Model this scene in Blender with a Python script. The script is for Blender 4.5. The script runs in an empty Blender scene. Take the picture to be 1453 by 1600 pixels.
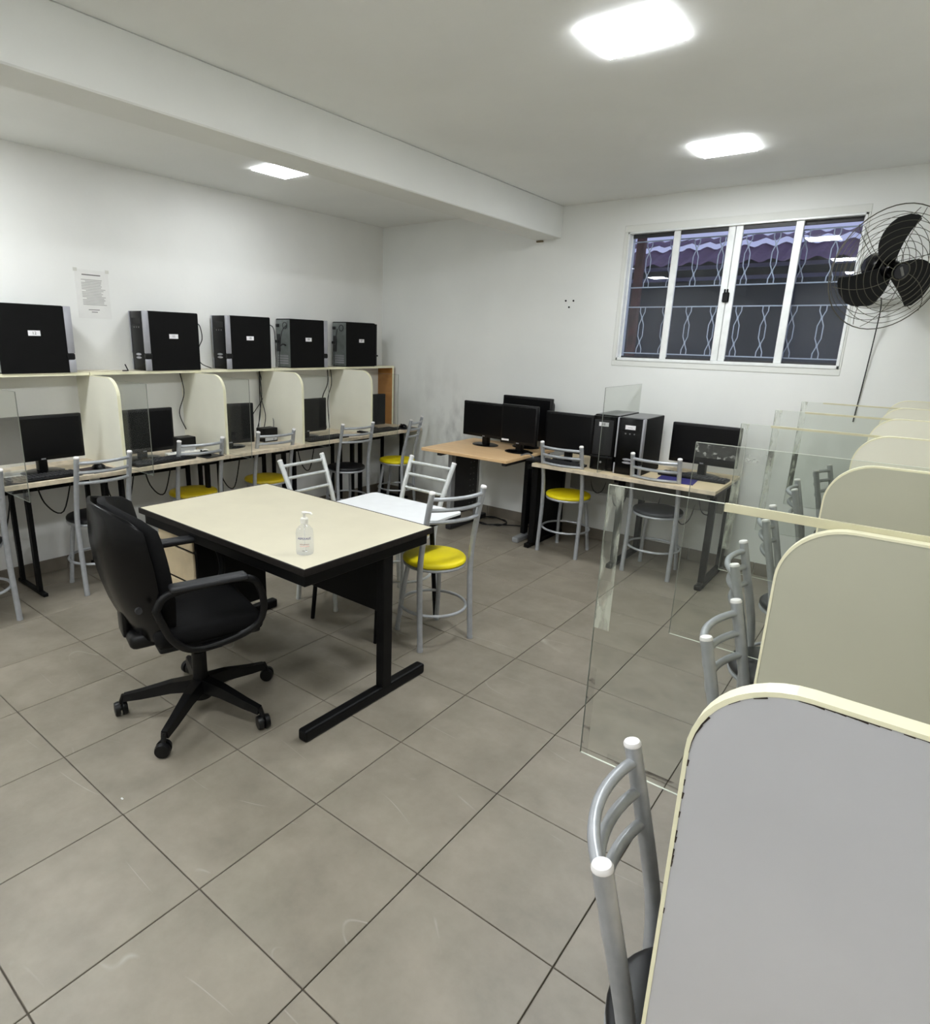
import bpy, bmesh, math, random
from mathutils import Vector, Matrix
random.seed(7)
PI = math.pi
C = bpy.context.scene.collection
S = bpy.context.scene

# ------------------------------------------------------------------ camera, world, exposure
def cam_setup():
    yaw, pitch, roll = math.radians(38.314), math.radians(-15.002), math.radians(-1.573)
    cy, sy, cp, sp = math.cos(yaw), math.sin(yaw), math.cos(pitch), math.sin(pitch)
    f = Vector((-sy*cp, cy*cp, sp)); r = Vector((cy, sy, 0)); d = -r.cross(f)
    cr, sr = math.cos(roll), math.sin(roll)
    R_ = cr*r + sr*d; D_ = -sr*r + cr*d
    cam = bpy.data.cameras.new('camera'); o = bpy.data.objects.new('camera', cam); C.objects.link(o)
    M = Matrix((R_, -D_, -f)).transposed().to_4x4(); M.translation = Vector((4.318, -4.769, 1.552))
    o.matrix_world = M
    cam.sensor_fit = 'HORIZONTAL'; cam.sensor_width = 36
    cam.lens = 968.79/1453*36
    cam.shift_x = (726.5-657.13)/1453; cam.shift_y = (791.99-800)/1453
    cam.clip_start = .02
    S.camera = o
cam_setup()
w = bpy.data.worlds.new('dusk_sky'); S.world = w; w.use_nodes = True
bg = w.node_tree.nodes['Background']; bg.inputs[0].default_value = (.66, .66, .93, 1); bg.inputs[1].default_value = 1.0
S.view_settings.view_transform = 'Standard'; S.view_settings.look = 'None'; S.view_settings.gamma = 1
S.view_settings.exposure = 0.0
LAMP = 92.0         # right-hand lamps; the left bay lamps are a little weaker
LAMP_L = 50.0
H = 2.587
RX = 4.75        # right wall
FY = -6.3        # wall behind the camera

# ------------------------------------------------------------------ materials
MATS = {}
def nodes(name):
    m = bpy.data.materials.new(name); m.use_nodes = True
    nt = m.node_tree; b = nt.nodes['Principled BSDF']
    return m, nt, b
def lin(c):
    return tuple(((x/255)/12.92 if x/255 <= .04045 else ((x/255+.055)/1.055)**2.4) for x in c)
def mat(name, rgb, rough=.5, metal=0., var=.06, scale=18., bump=0., spec=.5, coat=0.):
    if name in MATS: return MATS[name]
    m, nt, b = nodes(name); N, L = nt.nodes, nt.links
    c = lin(rgb)
    tc = N.new('ShaderNodeTexCoord'); nz = N.new('ShaderNodeTexNoise'); nz.inputs['Scale'].default_value = scale
    nz.inputs['Detail'].default_value = 4
    L.new(tc.outputs['Object'], nz.inputs['Vector'])
    cr = N.new('ShaderNodeValToRGB')
    cr.color_ramp.elements[0].color = (*[x*(1-var) for x in c], 1); cr.color_ramp.elements[0].position = .3
    cr.color_ramp.elements[1].color = (*[min(1, x*(1+var)) for x in c], 1); cr.color_ramp.elements[1].position = .7
    L.new(nz.outputs['Fac'], cr.inputs[0]); L.new(cr.outputs[0], b.inputs['Base Color'])
    b.inputs['Roughness'].default_value = rough; b.inputs['Metallic'].default_value = metal
    b.inputs['Specular IOR Level'].default_value = spec
    if coat: b.inputs['Coat Weight'].default_value = coat
    if bump:
        bp = N.new('ShaderNodeBump'); bp.inputs['Strength'].default_value = bump; bp.inputs['Distance'].default_value = .002
        L.new(nz.outputs['Fac'], bp.inputs['Height']); L.new(bp.outputs[0], b.inputs['Normal'])
    MATS[name] = m
    return m

def tile_mat():
    m, nt, b = nodes('porcelain_tile'); N, L = nt.nodes, nt.links
    tc = N.new('ShaderNodeTexCoord'); oi = N.new('ShaderNodeObjectInfo')
    va = N.new('ShaderNodeVectorMath'); va.operation = 'ADD'
    cx = N.new('ShaderNodeCombineXYZ'); mu = N.new('ShaderNodeMath'); mu.operation = 'MULTIPLY'; mu.inputs[1].default_value = 37
    L.new(oi.outputs['Random'], mu.inputs[0]); L.new(mu.outputs[0], cx.inputs[0]); L.new(mu.outputs[0], cx.inputs[2])
    L.new(tc.outputs['Object'], va.inputs[0]); L.new(cx.outputs[0], va.inputs[1])
    n1 = N.new('ShaderNodeTexNoise'); n1.inputs['Scale'].default_value = 5; n1.inputs['Detail'].default_value = 7; n1.inputs['Roughness'].default_value = .65
    L.new(va.outputs[0], n1.inputs['Vector'])
    cr = N.new('ShaderNodeValToRGB'); a, z = lin((126, 119, 106)), lin((147, 139, 125))
    cr.color_ramp.elements[0].color = (*a, 1); cr.color_ramp.elements[1].color = (*z, 1)
    cr.color_ramp.elements[0].position = .32; cr.color_ramp.elements[1].position = .68
    L.new(n1.outputs['Fac'], cr.inputs[0])
    # thin pale veins: a narrow band of a stretched noise, broken up by a second noise
    mp = N.new('ShaderNodeMapping'); mp.inputs['Rotation'].default_value = (0, 0, .6); mp.inputs['Scale'].default_value = (.8, 3.4, 1)
    L.new(va.outputs[0], mp.inputs[0])
    n2 = N.new('ShaderNodeTexNoise'); n2.inputs['Scale'].default_value = 1.3; n2.inputs['Detail'].default_value = .6; n2.inputs['Roughness'].default_value = .4
    L.new(mp.outputs[0], n2.inputs['Vector'])
    s = N.new('ShaderNodeMath'); s.operation = 'SUBTRACT'; s.inputs[1].default_value = .5
    ab = N.new('ShaderNodeMath'); ab.operation = 'ABSOLUTE'
    mr = N.new('ShaderNodeMapRange'); mr.inputs[1].default_value = 0; mr.inputs[2].default_value = .0035; mr.inputs[3].default_value = 1; mr.inputs[4].default_value = 0
    L.new(n2.outputs['Fac'], s.inputs[0]); L.new(s.outputs[0], ab.inputs[0]); L.new(ab.outputs[0], mr.inputs[0])
    n3 = N.new('ShaderNodeTexNoise'); n3.inputs['Scale'].default_value = 6
    L.new(va.outputs[0], n3.inputs['Vector'])
    mr3 = N.new('ShaderNodeMapRange'); mr3.inputs[1].default_value = .5; mr3.inputs[2].default_value = .68; mr3.inputs[3].default_value = 0; mr3.inputs[4].default_value = .34
    L.new(n3.outputs['Fac'], mr3.inputs[0])
    mm = N.new('ShaderNodeMath'); mm.operation = 'MULTIPLY'; L.new(mr.outputs[0], mm.inputs[0]); L.new(mr3.outputs[0], mm.inputs[1])
    mx = N.new('ShaderNodeMixRGB'); mx.inputs[2].default_value = (*lin((205, 200, 190)), 1)
    L.new(mm.outputs[0], mx.inputs[0]); L.new(cr.outputs[0], mx.inputs[1])
    L.new(mx.outputs[0], b.inputs['Base Color'])
    b.inputs['Roughness'].default_value = .42
    bp = N.new('ShaderNodeBump'); bp.inputs['Strength'].default_value = .05; L.new(n1.outputs['Fac'], bp.inputs['Height']); L.new(bp.outputs[0], b.inputs['Normal'])
    return m

def wall_mat(name, rgb, stains=()):
    """painted plaster; stains = world boxes (centre, half size, strength) with grey scuffs"""
    m, nt, b = nodes(name); N, L = nt.nodes, nt.links
    tc = N.new('ShaderNodeTexCoord'); n1 = N.new('ShaderNodeTexNoise'); n1.inputs['Scale'].default_value = 1.6; n1.inputs['Detail'].default_value = 6
    L.new(tc.outputs['Object'], n1.inputs['Vector'])
    c = lin(rgb); cr = N.new('ShaderNodeValToRGB')
    cr.color_ramp.elements[0].color = (*[x*.95 for x in c], 1); cr.color_ramp.elements[1].color = (*c, 1)
    cr.color_ramp.elements[0].position = .35; cr.color_ramp.elements[1].position = .65
    L.new(n1.outputs['Fac'], cr.inputs[0]); last = cr.outputs[0]
    for (cen, half, st, col) in stains:
        vs = N.new('ShaderNodeVectorMath'); vs.operation = 'SUBTRACT'; vs.inputs[1].default_value = cen
        vd = N.new('ShaderNodeVectorMath'); vd.operation = 'DIVIDE'; vd.inputs[1].default_value = half
        vl = N.new('ShaderNodeVectorMath'); vl.operation = 'LENGTH'
        L.new(tc.outputs['Object'], vs.inputs[0]); L.new(vs.outputs[0], vd.inputs[0]); L.new(vd.outputs[0], vl.inputs[0])
        mr = N.new('ShaderNodeMapRange'); mr.inputs[1].default_value = .2; mr.inputs[2].default_value = 1; mr.inputs[3].default_value = st; mr.inputs[4].default_value = 0
        L.new(vl.outputs['Value'], mr.inputs[0])
        n = N.new('ShaderNodeTexNoise'); n.inputs['Scale'].default_value = 9; n.inputs['Detail'].default_value = 5
        mp = N.new('ShaderNodeMapping'); mp.inputs['Scale'].default_value = (1, 1, .5); L.new(tc.outputs['Object'], mp.inputs[0]); L.new(mp.outputs[0], n.inputs['Vector'])
        m2 = N.new('ShaderNodeMapRange'); m2.inputs[1].default_value = .42; m2.inputs[2].default_value = .7
        L.new(n.outputs['Fac'], m2.inputs[0])
        mu = N.new('ShaderNodeMath'); mu.operation = 'MULTIPLY'; L.new(mr.outputs[0], mu.inputs[0]); L.new(m2.outputs[0], mu.inputs[1])
        mx = N.new('ShaderNodeMixRGB'); mx.inputs[2].default_value = (*lin(col), 1)
        L.new(mu.outputs[0], mx.inputs[0]); L.new(last, mx.inputs[1]); last = mx.outputs[0]
    L.new(last, b.inputs['Base Color']); b.inputs['Roughness'].default_value = .7
    n4 = N.new('ShaderNodeTexNoise'); n4.inputs['Scale'].default_value = 40; L.new(tc.outputs['Object'], n4.inputs['Vector'])
    bp = N.new('ShaderNodeBump'); bp.inputs['Strength'].default_value = .12; bp.inputs['Distance'].default_value = .004
    L.new(n4.outputs['Fac'], bp.inputs['Height']); L.new(bp.outputs[0], b.inputs['Normal'])
    return m

def clear_mat(name, tint, haze=.04, ior=1.45, gl=.02, hazecol=(.75, .78, .72)):
    m = bpy.data.materials.new(name); m.use_nodes = True; nt = m.node_tree; N, L = nt.nodes, nt.links
    N.clear(); out = N.new('ShaderNodeOutputMaterial')
    t = N.new('ShaderNodeBsdfTransparent'); t.inputs[0].default_value = (*tint, 1)
    g = N.new('ShaderNodeBsdfGlossy'); g.inputs['Roughness'].default_value = gl
    lw = N.new('ShaderNodeLayerWeight'); lw.inputs['Blend'].default_value = .5
    pw = N.new('ShaderNodeMath'); pw.operation = 'POWER'; pw.inputs[1].default_value = 4.5; L.new(lw.outputs['Facing'], pw.inputs[0])
    f0 = ((ior-1)/(ior+1))**2
    fr = N.new('ShaderNodeMapRange'); fr.inputs[3].default_value = f0; fr.inputs[4].default_value = .55; L.new(pw.outputs[0], fr.inputs[0])
    d = N.new('ShaderNodeBsdfDiffuse'); d.inputs[0].default_value = (*hazecol, 1)
    tc = N.new('ShaderNodeTexCoord'); nz = N.new('ShaderNodeTexNoise'); nz.inputs['Scale'].default_value = 3; nz.inputs['Detail'].default_value = 5
    L.new(tc.outputs['Object'], nz.inputs['Vector'])
    mr = N.new('ShaderNodeMapRange'); mr.inputs[1].default_value = .35; mr.inputs[2].default_value = .7; mr.inputs[3].default_value = haze*.5; mr.inputs[4].default_value = haze*1.4
    L.new(nz.outputs['Fac'], mr.inputs[0])
    m1 = N.new('ShaderNodeMixShader'); m2 = N.new('ShaderNodeMixShader')
    L.new(mr.outputs[0], m1.inputs[0]); L.new(t.outputs[0], m1.inputs[1]); L.new(d.outputs[0], m1.inputs[2])
    L.new(fr.outputs[0], m2.inputs[0]); L.new(m1.outputs[0], m2.inputs[1]); L.new(g.outputs[0], m2.inputs[2])
    L.new(m2.outputs[0], out.inputs[0])
    return m

def patchy_mat(name, rgb, amount=.5, scale=(30, 30, 30), rough=.6, top=.75):
    """patchy residue: opaque where the noise is high, clear elsewhere"""
    m = bpy.data.materials.new(name); m.use_nodes = True; nt = m.node_tree; N, L = nt.nodes, nt.links
    b = N['Principled BSDF']; b.inputs['Base Color'].default_value = (*lin(rgb), 1); b.inputs['Roughness'].default_value = rough
    tc = N.new('ShaderNodeTexCoord'); mp = N.new('ShaderNodeMapping'); mp.inputs['Scale'].default_value = scale
    nz = N.new('ShaderNodeTexNoise'); nz.inputs['Scale'].default_value = 1; nz.inputs['Detail'].default_value = 4
    L.new(tc.outputs['Object'], mp.inputs[0]); L.new(mp.outputs[0], nz.inputs['Vector'])
    mr = N.new('ShaderNodeMapRange'); mr.inputs[1].default_value = .62-amount*.3; mr.inputs[2].default_value = .72-amount*.2; mr.inputs[3].default_value = .05
    mr.inputs[4].default_value = top
    L.new(nz.outputs['Fac'], mr.inputs[0]); L.new(mr.outputs[0], b.inputs['Alpha'])
    return m

def emit_mat(name, col, st):
    m = bpy.data.materials.new(name); m.use_nodes = True; nt = m.node_tree; N, L = nt.nodes, nt.links; N.clear()
    out = N.new('ShaderNodeOutputMaterial'); e = N.new('ShaderNodeEmission'); e.inputs[0].default_value = (*col, 1); e.inputs[1].default_value = st
    L.new(e.outputs[0], out.inputs[0]); return m

def wood_mat(name, a, b_, scale=(3, 40, 3), rough=.45):
    m, nt, b = nodes(name); N, L = nt.nodes, nt.links
    tc = N.new('ShaderNodeTexCoord'); mp = N.new('ShaderNodeMapping'); mp.inputs['Scale'].default_value = scale
    nz = N.new('ShaderNodeTexNoise'); nz.inputs['Scale'].default_value = 1.5; nz.inputs['Detail'].default_value = 6; nz.inputs['Distortion'].default_value = .6
    L.new(tc.outputs['Object'], mp.inputs[0]); L.new(mp.outputs[0], nz.inputs['Vector'])
    cr = N.new('ShaderNodeValToRGB'); cr.color_ramp.elements[0].color = (*lin(a), 1); cr.color_ramp.elements[1].color = (*lin(b_), 1)
    cr.color_ramp.elements[0].position = .3; cr.color_ramp.elements[1].position = .7
    L.new(nz.outputs['Fac'], cr.inputs[0]); L.new(cr.outputs[0], b.inputs['Base Color']); b.inputs['Roughness'].default_value = rough
    return m

TILE = tile_mat()
GROUT = mat('grout', (92, 86, 76), .9, var=.15)
WALL_L = wall_mat('wall_paint_left', (236, 236, 232))
WALL_B = wall_mat('wall_paint_back', (234, 235, 231), [((1.02, 0, .55), (.38, .3, .55), .8, (138, 138, 134)),
                  ((.7, 0, 1.0), (.5, .3, .5), .25, (170, 170, 165)), ((3.75, 0, .8), (.5, .3, .4), .35, (175, 172, 165))])
WALL_X = wall_mat('wall_paint', (234, 234, 230))
CEIL = wall_mat('ceiling_paint', (240, 241, 238))
BEAM = wall_mat('beam_paint', (234, 235, 231))
PLASTER = wall_mat('reveal_plaster', (226, 227, 221))
CREAM = mat('cream_laminate', (209, 202, 178), .38, var=.03, scale=6)
CREAM2 = mat('pale_laminate', (236, 234, 218), .45, var=.03, scale=4)
GREYLAM = mat('grey_laminate', (188, 188, 192), .42, var=.04, scale=5)
OLIVE = mat('grey_green_laminate', (186, 185, 166), .42, var=.04, scale=3)
BAND = mat('edge_band', (240, 236, 205), .4, var=.03)
CHIP = mat('chipped_edge', (52, 42, 34), .9, var=.3, scale=60)
WHITELAM = mat('white_laminate', (238, 240, 241), .32, var=.02)
BLACKM = mat('black_metal', (6, 6, 7), .5, spec=.2, var=.2, scale=30)
BLACKP = mat('black_plastic', (7, 7, 8), .42, var=.15, spec=.3)
BLACKG = mat('gloss_black', (6, 6, 7), .25, var=.1, spec=.22)
CASE = mat('case_black', (9, 9, 9), .62, var=.15, spec=.15)
CASETOP = mat('case_grey', (120, 120, 118), .5)
SCREEN = mat('screen_glass', (9, 9, 11), .3, var=.05, spec=.25)
SILVER = mat('silver_plastic', (168, 168, 174), .35, .35)
CHROMEP = mat('grey_paint_metal', (176, 179, 183), .34, .35, var=.08, scale=40, bump=.1)
CHROMEW = mat('pale_paint_metal', (205, 208, 206), .4, .15, var=.08, scale=40)
CAP = mat('white_cap', (236, 233, 231), .5)
YELLOW = mat('yellow_vinyl', (246, 226, 8), .55, var=.04, scale=10)
YELLOWD = mat('worn_yellow_vinyl', (205, 180, 28), .35, var=.2, scale=7)
BLACKV = mat('black_vinyl', (17, 17, 20), .42, var=.15)
GREYV = mat('charcoal_vinyl', (52, 54, 60), .45, var=.12)
FABRIC = mat('black_fabric', (7, 7, 8), .8, spec=.2, var=.25, scale=90, bump=.3)
REARP = mat('rear_steel', (128, 134, 132), .35, .7, var=.15, scale=20)
DARKHOLE = mat('dark_hole', (10, 10, 10), .9)
PAPER = mat('paper', (226, 225, 221), .8, var=.02)
STICK = mat('sticker', (240, 238, 240), .6, var=.03)
INK = mat('ink', (95, 92, 90), .8)
INKL = mat('pale_ink', (176, 174, 170), .8)
TAN = wood_mat('tan_wood', (222, 184, 136), (236, 200, 152))
CHIPWOOD = wood_mat('raw_brown_board', (176, 116, 52), (196, 138, 70), (6, 6, 20), .7)
EDGEW = mat('worn_white_edge', (214, 200, 176), .55, var=.15, scale=25)
ALU = mat('white_aluminium', (232, 234, 232), .4, .1)
RUBBER = mat('rubber', (24, 24, 24), .8)
CABLE = mat('cable_black', (20, 20, 20), .6)
CABLEG = mat('cable_grey', (110, 110, 110), .6)
BLUE = mat('blue_pad', (42, 38, 104), .8)
DARKGREY = mat('dark_grey_metal', (48, 48, 50), .5, .2)
GREYMET = mat('grey_metal', (150, 152, 154), .45, .15)
CREAMD = mat('drawer_cream', (208, 190, 156), .45, var=.05)
GLASSW = clear_mat('window_glass', (.80, .84, .90), haze=.01, ior=1.5, gl=.01)
ACRYL = clear_mat('acrylic', (.955, .965, .95), haze=.012, ior=1.24, gl=.03, hazecol=(.55, .56, .52))
ACEDGE = mat('acrylic_edge', (205, 210, 196), .3)
TAPE = mat('yellowed_tape', (205, 200, 168), .45, var=.1, scale=12)
RESID = patchy_mat('glue_residue', (66, 54, 46), .25, (9, 9, 22))
RESIDW = patchy_mat('pale_residue', (200, 203, 188), .7, (40, 40, 12), top=.5)
WIRE = mat('cage_wire', (92, 90, 78), .5, .3)
GRILLE = mat('white_grille', (222, 224, 224), .5, .1)
TERRA = mat('purplish_roof_sheet', (92, 66, 96), .7, var=.3)
NWALL = mat('dark_bluish_wall', (44, 50, 62), .9, var=.15, scale=2)
NSTRIP = mat('pale_purlin', (120, 118, 150), .7)
REDW = mat('reddish_board', (92, 52, 46), .7, var=.3)
GEL = clear_mat('clear_gel', (.93, .94, .96), haze=.10, ior=1.4, gl=.05, hazecol=(.85, .86, .9))
WHITEP = mat('white_plastic', (240, 238, 228), .4)
NAVY = mat('navy_print', (40, 40, 130), .6)
REDP = mat('red_print', (200, 110, 110), .6)
REDD = mat('dark_red_print', (120, 50, 60), .6)
PINK = mat('pink_label', (236, 208, 200), .6)
LAMPM = emit_mat('lamp_diffuser', (.93, .965, 1), LAMP)
LAMPL = emit_mat('lamp_diffuser_left', (.93, .965, 1), LAMP_L)

# ------------------------------------------------------------------ mesh helpers
def rotm(rx=0, ry=0, rz=0):
    return Matrix.Rotation(rz, 4, 'Z') @ Matrix.Rotation(ry, 4, 'Y') @ Matrix.Rotation(rx, 4, 'X')
class MB:
    def __init__(s): s.bm = bmesh.new()
    def box(s, x0, x1, y0, y1, z0, z1, bev=0, seg=1, M=None):
        g = bmesh.ops.create_cube(s.bm, size=1)['verts']
        T = Matrix.Translation(((x0+x1)/2, (y0+y1)/2, (z0+z1)/2)) @ Matrix.Diagonal((abs(x1-x0), abs(y1-y0), abs(z1-z0), 1))
        if M is not None: T = M @ T
        bmesh.ops.transform(s.bm, matrix=T, verts=g)
        if bev:
            es = list({e for v in g for e in v.link_edges})
            bmesh.ops.bevel(s.bm, geom=es, offset=bev, segments=seg, profile=.5, affect='EDGES')
        return s
    def tube(s, pts, r, n=10, closed=False, sx=1., sy=1., cap=True, up=None):
        P = [Vector(p) for p in pts]; m = len(P); rs = r if isinstance(r, (list, tuple)) else [r]*m
        T = []
        for i in range(m):
            if closed: t = P[(i+1) % m]-P[i-1]
            else: t = P[min(i+1, m-1)]-P[max(i-1, 0)]
            T.append(t.normalized())
        u = Vector(up) if up else Vector((0, 0, 1))
        if abs(u.dot(T[0])) > .95: u = Vector((1, 0, 0))
        u = (u-T[0]*u.dot(T[0])).normalized(); rings = []
        for i in range(m):
            if up is None or i > 0:
                u = (u-T[i]*u.dot(T[i]))
                u = u.normalized() if u.length > 1e-6 else Vector((1, 0, 0))
            v = T[i].cross(u)
            rings.append([s.bm.verts.new(P[i]+(u*math.cos(a)*sx+v*math.sin(a)*sy)*rs[i]) for a in [2*PI*k/n for k in range(n)]])
        for i in range(m if closed else m-1):
            A, B = rings[i], rings[(i+1) % m]
            for k in range(n): s.bm.faces.new((A[k], A[(k+1) % n], B[(k+1) % n], B[k]))
        if cap and not closed:
            s.bm.faces.new(rings[0][::-1]); s.bm.faces.new(rings[-1])
        return s
    def cyl(s, p0, p1, r, n=16, r1=None): return s.tube([p0, p1], [r, r if r1 is None else r1], n)
    def lathe(s, prof, c=(0, 0, 0), n=28, M=None):
        rings = []
        for (r, z) in prof:
            ring = []
            for k in range(n):
                a = 2*PI*k/n; p = Vector((r*math.cos(a), r*math.sin(a), z))
                if M is not None: p = M @ p
                ring.append(s.bm.verts.new(p+Vector(c)))
            rings.append(ring)
        for A, B in zip(rings, rings[1:]):
            for k in range(n): s.bm.faces.new((A[k], A[(k+1) % n], B[(k+1) % n], B[k]))
        if prof[0][0] > 1e-5: s.bm.faces.new(rings[0][::-1])
        if prof[-1][0] > 1e-5: s.bm.faces.new(rings[-1])
        return s
    def prism(s, poly, d0, d1, axis='y'):
        """poly in the two other axes, extruded along axis from d0 to d1"""
        def P(a, b, d): return {'y': (a, d, b), 'x': (d, a, b), 'z': (a, b, d)}[axis]
        A = [s.bm.verts.new(P(a, b, d0)) for a, b in poly]; B = [s.bm.verts.new(P(a, b, d1)) for a, b in poly]
        s.bm.faces.new(A); s.bm.faces.new(B[::-1]); n = len(poly)
        for k in range(n): s.bm.faces.new((A[k], B[k], B[(k+1) % n], A[(k+1) % n]))
        return s
    def build(s, name, m, parent=None, smooth=False, loc=None):
        bmesh.ops.remove_doubles(s.bm, verts=s.bm.verts, dist=1e-6)
        bmesh.ops.recalc_face_normals(s.bm, faces=s.bm.faces)
        me = bpy.data.meshes.new(name); s.bm.to_mesh(me); s.bm.free()
        if smooth:
            for p in me.polygons: p.use_smooth = True
            try: me.set_sharp_from_angle(angle=math.radians(38))
            except Exception: pass
        me.materials.append(m)
        o = bpy.data.objects.new(name, me); C.objects.link(o)
        if parent: o.parent = parent
        if loc: o.location = loc
        return o
def tag(o, label=None, cat=None, group=None, kind=None):
    if label: o['label'] = label
    if cat: o['category'] = cat
    if group: o['group'] = group
    if kind: o['kind'] = kind
    return o
def thing(name, label, cat, loc=(0, 0, 0), rz=0, group=None):
    o = bpy.data.objects.new(name, None); C.objects.link(o); o.empty_display_size = .05
    o.location = loc; o.rotation_euler = (0, 0, rz); return tag(o, label, cat, group)
def dup(o, parent=None):
    c = o.copy(); C.objects.link(c)
    if parent: c.parent = parent
    for ch in [x for x in KIDS.get(o.name, [])]: dup_child(ch, c)
    return c
KIDS = {}
def dup_tree(root, loc, rz, label, group=None):
    r = root.copy(); C.objects.link(r); r.location = loc; r.rotation_euler = (0, 0, rz); r['label'] = label
    if group: r['group'] = group
    for ch in list(root.children):
        c = ch.copy(); C.objects.link(c); c.parent = r
        for g in list(ch.children):
            d = g.copy(); C.objects.link(d); d.parent = c
    return r
def swap_mat(root, part, m):
    for ch in root.children:
        if ch.name.split('.')[0] == part:
            ch.data = ch.data.copy(); ch.data.materials.clear(); ch.data.materials.append(m)
def struct(name, mb, m, **k):
    return tag(mb.build(name, m, **k), kind='structure')
def text_bm(txt, size):
    cu = bpy.data.curves.new('t', 'FONT'); cu.body = txt; cu.size = size; cu.align_x = 'CENTER'; cu.align_y = 'CENTER'; cu.extrude = 0.0003
    o = bpy.data.objects.new('t', cu); C.objects.link(o)
    dg = bpy.context.evaluated_depsgraph_get(); dg.update(); me = o.evaluated_get(dg).to_mesh()
    mb = MB(); mb.bm.from_mesh(me); o.evaluated_get(dg).to_mesh_clear(); bpy.data.objects.remove(o)
    return mb
def smooth_path(pts, k=6):
    P = [Vector(p) for p in pts]; out = []
    for i in range(len(P)-1):
        p0, p1, p2, p3 = P[max(i-1, 0)], P[i], P[i+1], P[min(i+2, len(P)-1)]
        for j in range(k):
            t = j/k
            out.append(.5*((2*p1)+(-p0+p2)*t+(2*p0-5*p1+4*p2-p3)*t*t+(-p0+3*p1-3*p2+p3)*t**3))
    out.append(P[-1]); return out
def cable(pts, label, r=.0035, m=None, group=None, k=6, name='cable'):
    return tag(MB().tube(smooth_path(pts, k), r, 7).build(name, m or CABLE, smooth=True), label, 'cable', group)

# ------------------------------------------------------------------ room shell
fl = struct('floor', MB().box(-.15, RX+.15, FY-.15, .15, -.10, -.006), GROUT)
TS = .45; ox, oy = 6.5387*TS, -8.9186*TS
cache = {}
def tile_mesh(wd, dp):
    k = (round(wd, 3), round(dp, 3))
    if k not in cache:
        g = .0018
        t = MB().box(g, wd-g, g, dp-g, -.008, 0, bev=.0012).build('tile', TILE)
        cache[k] = t.data; bpy.data.objects.remove(t)
    return cache[k]
for i in range(-8, 8):
    for j in range(-8, 10):
        x0, y0 = ox+i*TS, oy+j*TS; x1, y1 = x0+TS, y0+TS
        x0, x1, y0, y1 = max(x0, 0), min(x1, RX), max(y0, FY), min(y1, 0)
        if x1-x0 < .01 or y1-y0 < .01: continue
        o = bpy.data.objects.new('tile', tile_mesh(x1-x0, y1-y0)); C.objects.link(o); o.parent = fl
        o.location = (x0, y0, 0)
struct('ceiling', MB().box(-.15, RX+.15, FY-.15, .15, H, H+.12), CEIL)
struct('wall_left', MB().box(-.15, 0, FY-.15, .15, -.1, H), WALL_L)
struct('wall_right', MB().box(RX, RX+.15, FY-.15, .15, -.1, H), WALL_X)
struct('wall_front', MB().box(0, RX, FY-.15, FY, -.1, H), WALL_X)
WX0, WX1, WZ0, WZ1 = 2.424, 3.874, 1.447, 2.358
wb = MB().box(0, WX0, 0, .15, -.1, H).box(WX1, RX, 0, .15, -.1, H).box(WX0, WX1, 0, .15, -.1, WZ0).box(WX0, WX1, 0, .15, WZ1, H)
struct('wall_back', wb, WALL_B)
struct('trim_1', MB().box(1.665, 1.885, FY, 0, 2.355, H, bev=.006), BEAM)
BS = mat('skirting_tile', (120, 112, 100), .5, var=.12, scale=9)
def skirting(name, length, horiz, base):
    e = bpy.data.objects.new(name, None); C.objects.link(e); tag(e, kind='structure'); p = 0
    while p < length-.01:
        q = min(p+.45, length)
        mb = MB()
        if horiz: mb.box(p+.0015, q-.0015, -.009, 0, 0, .088, bev=.001)
        else: mb.box(-.0045, .0045, -(q-.0015), -(p+.0015), 0, .088, bev=.001)
        mb.build('tile', BS, e); p = q
    e.location = base; return e
skirting('baseboard_back', RX, True, (0, 0, 0))
skirting('baseboard_left', -FY, False, (.0045, 0, 0))
skirting('baseboard_right', -FY, False, (RX-.0045, 0, 0))
# three screw holes and a stain lump near the beam end
for x, z, lb in ((1.965, 1.889, 'upper left one of three small dark screw holes in the back wall'), (2.031, 1.888, 'upper right one of three small dark screw holes in the back wall'),
                 (1.997, 1.840, 'lowest one of three small dark screw holes in the back wall')):
    tag(MB().lathe([(.0075, 0), (.0065, .004), (.003, .006)], n=12, M=rotm(PI/2)).build('screw_anchor', DARKHOLE, loc=(x, -.0, z)), lb, 'screw anchor', 'screw holes in the back wall')
tag(MB().box(-.03, .03, -.018, 0, -.006, .006, bev=.003).build('metal_stub', mat('rusty', (118, 104, 78), .8), loc=(1.70, 0, 2.345)), 'tiny rusty stub on the back wall under the ceiling beam end', 'bracket')

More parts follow.
